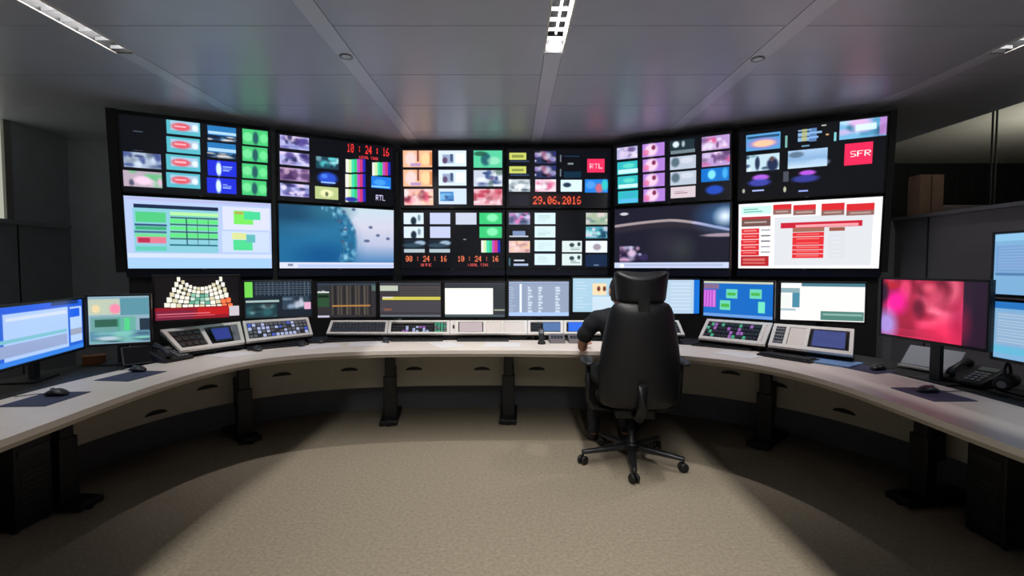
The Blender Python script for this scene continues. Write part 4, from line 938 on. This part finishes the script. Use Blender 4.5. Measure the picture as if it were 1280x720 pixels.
ARM = {-1: [(-.175, .035, SHz), (-.255, .10, .86), (-.245, .20, .765), (-.20, .40, .762)], 1: [(.175, .035, SHz), (.245, .14, .87), (.24, .27, .775), (.14, .47, .762)]}
ch = [[('pelvis', (0, .0, .60), (.15, .11)), ('belly', (0, .0, .74), (.125, .095)), ('chest', (0, .02, .88), (.15, .105)), ('uchest', (0, .02, .97), (.13, .085)), ('neck', (0, .03, 1.045), (.055, .058)), ('neck2', (0, .045, 1.11), (.052, .055))]]
for s_ in (-1, 1):
    sh, up_, el, wr = ARM[s_]
    ch.append([('uchest', None, None), ('sh%d' % s_, sh, .058), ('ua%d' % s_, tuple((Vector(sh) + Vector(up_)) / 2), .048), ('ub%d' % s_, up_, .043), ('el%d' % s_, el, .036), ('fa%d' % s_, tuple(Vector(el).lerp(Vector(wr), .35)), .036), ('fb%d' % s_, tuple(Vector(el).lerp(Vector(wr), .75)), .026), ('wrist%d' % s_, wr, (.025, .019))])
    dv = Vector(wr) - Vector(el); ch += hand(s_, wr, (dv.x, dv.y, 0))
    ch.append([('pelvis', None, None), ('hip%d' % s_, (s_ * .09, .06, .585), .088), ('th%d' % s_, (s_ * .11, .25, .575), .074), ('kn%d' % s_, (s_ * .12, .43, .535), .058), ('cf%d' % s_, (s_ * .12, .43, .37), .054), ('sn%d' % s_, (s_ * .12, .40, .2), .04), ('an%d' % s_, (s_ * .12, .38, .10), .034), ('ft%d' % s_, (s_ * .125, .45, .045), .034), ('to%d' % s_, (s_ * .13, .54, .035), .028)])
body_chains = solve(ch)
body = skin_mesh(body_chains)
def head_mesh():
    bm = bmesh.new(); bmesh.ops.create_uvsphere(bm, u_segments=40, v_segments=28, radius=1)
    for v in bm.verts:
        x, y, z = v.co; sx, sy, sz = .076, .097, .118
        # y forward = face
        jaw = max(0, -z); x2 = x * sx * (1 - .28 * jaw ** 1.5); y2 = y * sy * (1 - .10 * jaw); z2 = z * sz
        if y > .2: y2 -= .012 * math.exp(-((z - .12) / .16) ** 2) * (1 if abs(x) > .15 else .3)      # eye line recess
        y2 += .030 * math.exp(-((x / .14) ** 2) - (((z + .12) / .16) ** 2)) * (y > 0)                 # nose
        y2 += .006 * math.exp(-((x / .25) ** 2) - (((z + .45) / .09) ** 2)) * (y > 0)                 # lips
        y2 += .008 * math.exp(-((x / .3) ** 2) - (((z + .85) / .15) ** 2)) * (y > 0)                  # chin
        v.co = (x2, y2, z2)
    for s_ in (-1, 1):
        r = bmesh.ops.create_uvsphere(bm, u_segments=14, v_segments=10, radius=1)
        for v in r['verts']: v.co = Vector((v.co.x * .010 + s_ * .078, v.co.y * .018 - .008, v.co.z * .031 - .002))
    me = bpy.data.meshes.new('h'); 
    for v in bm.verts: v.co += Vector((0, .065, 1.18))
    bm.to_mesh(me); bm.free(); return me
head = head_mesh()
body_o = fuse('body', [body, head], skin_m, person, .0045, 2)
BP = {k: Vector(c0) for chn in body_chains for k, c0, r_ in chn}
BONES = []
def bone(a, b, lab): BONES.append((BP[a], BP[b], lab))
for a, b in (('pelvis', 'belly'), ('belly', 'chest'), ('chest', 'uchest')): bone(a, b, 'torso')
bone('uchest', 'neck', 'neck'); bone('neck', 'neck2', 'neck'); BONES.append((Vector((0, .065, 1.14)), Vector((0, .065, 1.24)), 'head'))
for q in ('-1', '1'):
    bone('uchest', 'sh' + q, 'torso'); bone('sh' + q, 'ua' + q, 'sleeve'); bone('ua' + q, 'ub' + q, 'sleeve'); bone('ub' + q, 'el' + q, 'arm'); bone('el' + q, 'fa' + q, 'arm'); bone('fa' + q, 'fb' + q, 'arm'); bone('fb' + q, 'wrist' + q, 'arm')
    BONES.append((BP['wrist' + q], BP['h%sc1' % q], 'arm'))
    for a, b in (('pelvis', 'hip'), ('hip', 'th'), ('th', 'kn'), ('kn', 'cf'), ('cf', 'sn'), ('sn', 'an')): bone(a if a == 'pelvis' else a + q, b + q, 'leg')
    bone('an' + q, 'ft' + q, 'foot')
def bone_of(p):
    best = (9, '')
    for a, b, lab in BONES:
        d = b - a; t = max(0, min(1, (p - a).dot(d) / d.length_squared)); e = (p - a - d * t).length
        if e < best[0]: best = (e, lab)
    return best[1]
def garment(name, src, keep, grow, m, cuts=()):
    bm = bmesh.new(); bm.from_mesh(src)
    for co_, no_ in cuts: bmesh.ops.bisect_plane(bm, geom=bm.verts[:] + bm.edges[:] + bm.faces[:], plane_co=co_, plane_no=no_)
    bm.normal_update()
    bmesh.ops.delete(bm, geom=[f for f in bm.faces if not keep(f.calc_center_median())], context='FACES')
    bmesh.ops.delete(bm, geom=[v for v in bm.verts if not v.link_faces], context='VERTS')
    bmesh.ops.remove_doubles(bm, verts=bm.verts, dist=.0006)
    bm.normal_update()
    for v in bm.verts: v.co = v.co + v.normal * (grow + .003 * math.sin(v.co.z * 70 + v.co.x * 40))
    me = bpy.data.meshes.new(name); bm.to_mesh(me); bm.free(); me.materials.clear(); me.materials.append(m)
    me.polygons.foreach_set('use_smooth', [True] * len(me.polygons))
    o = link(name, me, person); sm_ = o.modifiers.new('thickness', 'SOLIDIFY'); sm_.thickness = .004; sm_.offset = 1
    return o
BM_ = body_o.data
def in_shirt(p):
    if bone_of(p) not in ('torso', 'sleeve', 'neck', 'arm', 'leg'): return False
    if p.z > 1.06 - .3 * p.y and abs(p.x) < .12: return False
    if bone_of(p) == 'arm' and (p.y > .2 or abs(p.x) < .15): return False
    if abs(p.x) > .15:
        q = '1' if p.x > 0 else '-1'; dv = (BP['el' + q] - BP['sh' + q]).normalized()
        if (p - BP['ub' + q]).dot(dv) > .01: return False
    return p.z > .60 and (p.y < .16 or p.z > .72)
cuts_ = [(Vector((0, 0, 1.06)), Vector((0, .3, 1)).normalized()), (Vector((0, 0, .60)), Vector((0, 0, 1)))]
for q in ('-1', '1'):
    dv = (BP['el' + q] - BP['sh' + q]).normalized(); cuts_.append((BP['ub' + q] + dv * .01, dv))
garment('shirt', BM_, in_shirt, .012, shirt_m, cuts_)
garment('trousers', BM_, lambda p: p.z > .09 and (bone_of(p) == 'leg' or (bone_of(p) == 'torso' and p.z < .67)), .007, trouser_m)
for s_ in (-1, 1):
    me = skin_mesh([[('a', (s_ * .12, .37, .07), .045), ('b', (s_ * .122, .43, .052), .046), ('c', (s_ * .128, .52, .044), .040), ('d', (s_ * .13, .56, .038), .032)]])
    fuse('shoe', [me], mat('black_shoe', (16, 16, 18), .4), person, .006, 1)
# hair: shell over the skull
bm = bmesh.new(); bmesh.ops.create_uvsphere(bm, u_segments=36, v_segments=24, radius=1)
dele = [v for v in bm.verts if (v.co.y > .35 and v.co.z < .52) or v.co.z < -.55 or (v.co.y > .0 and v.co.z < .05)]
bmesh.ops.delete(bm, geom=dele, context='VERTS')
for v in bm.verts: v.co = Vector((v.co.x * .083, v.co.y * .104 - .002 + .065, v.co.z * .127 + 1.18))
me = bpy.data.meshes.new('hair'); bm.to_mesh(me); bm.free(); me.materials.append(hair_m)
for p_ in me.polygons: p_.use_smooth = True
ho_ = link('hair', me, person); sm = ho_.modifiers.new('s', 'SOLIDIFY'); sm.thickness = .012
for s_ in (-1, 1):
    eye = MB().lathe([(.0005, -.008), (.0065, -.006), (.009, 0), (.0065, .006), (.0005, .008)], mat('eye_white', (220, 215, 210), .2), (s_ * .028, .1395, 1.193), 14).build('eye', person)
    MB().lathe([(.0005, -.004), (.004, -.002), (.004, .002), (.0005, .004)], mat('iris', (50, 34, 24), .2), (s_ * .028, .1472, 1.193), 10).build('iris', eye)
MB().tube([(-.022, .151, 1.128), (-.010, .161, 1.131), (0, .163, 1.130), (.010, .161, 1.131), (.022, .151, 1.128)], .004, mat('lip_skin', (168, 96, 88), .5), 8).build('mouth', person)
for s_ in (-1, 1):
    MB().tube([(s_ * .014, .158, 1.212), (s_ * .028, .156, 1.217), (s_ * .045, .143, 1.211)], .003, hair_m, 6).build('eyebrow', person)
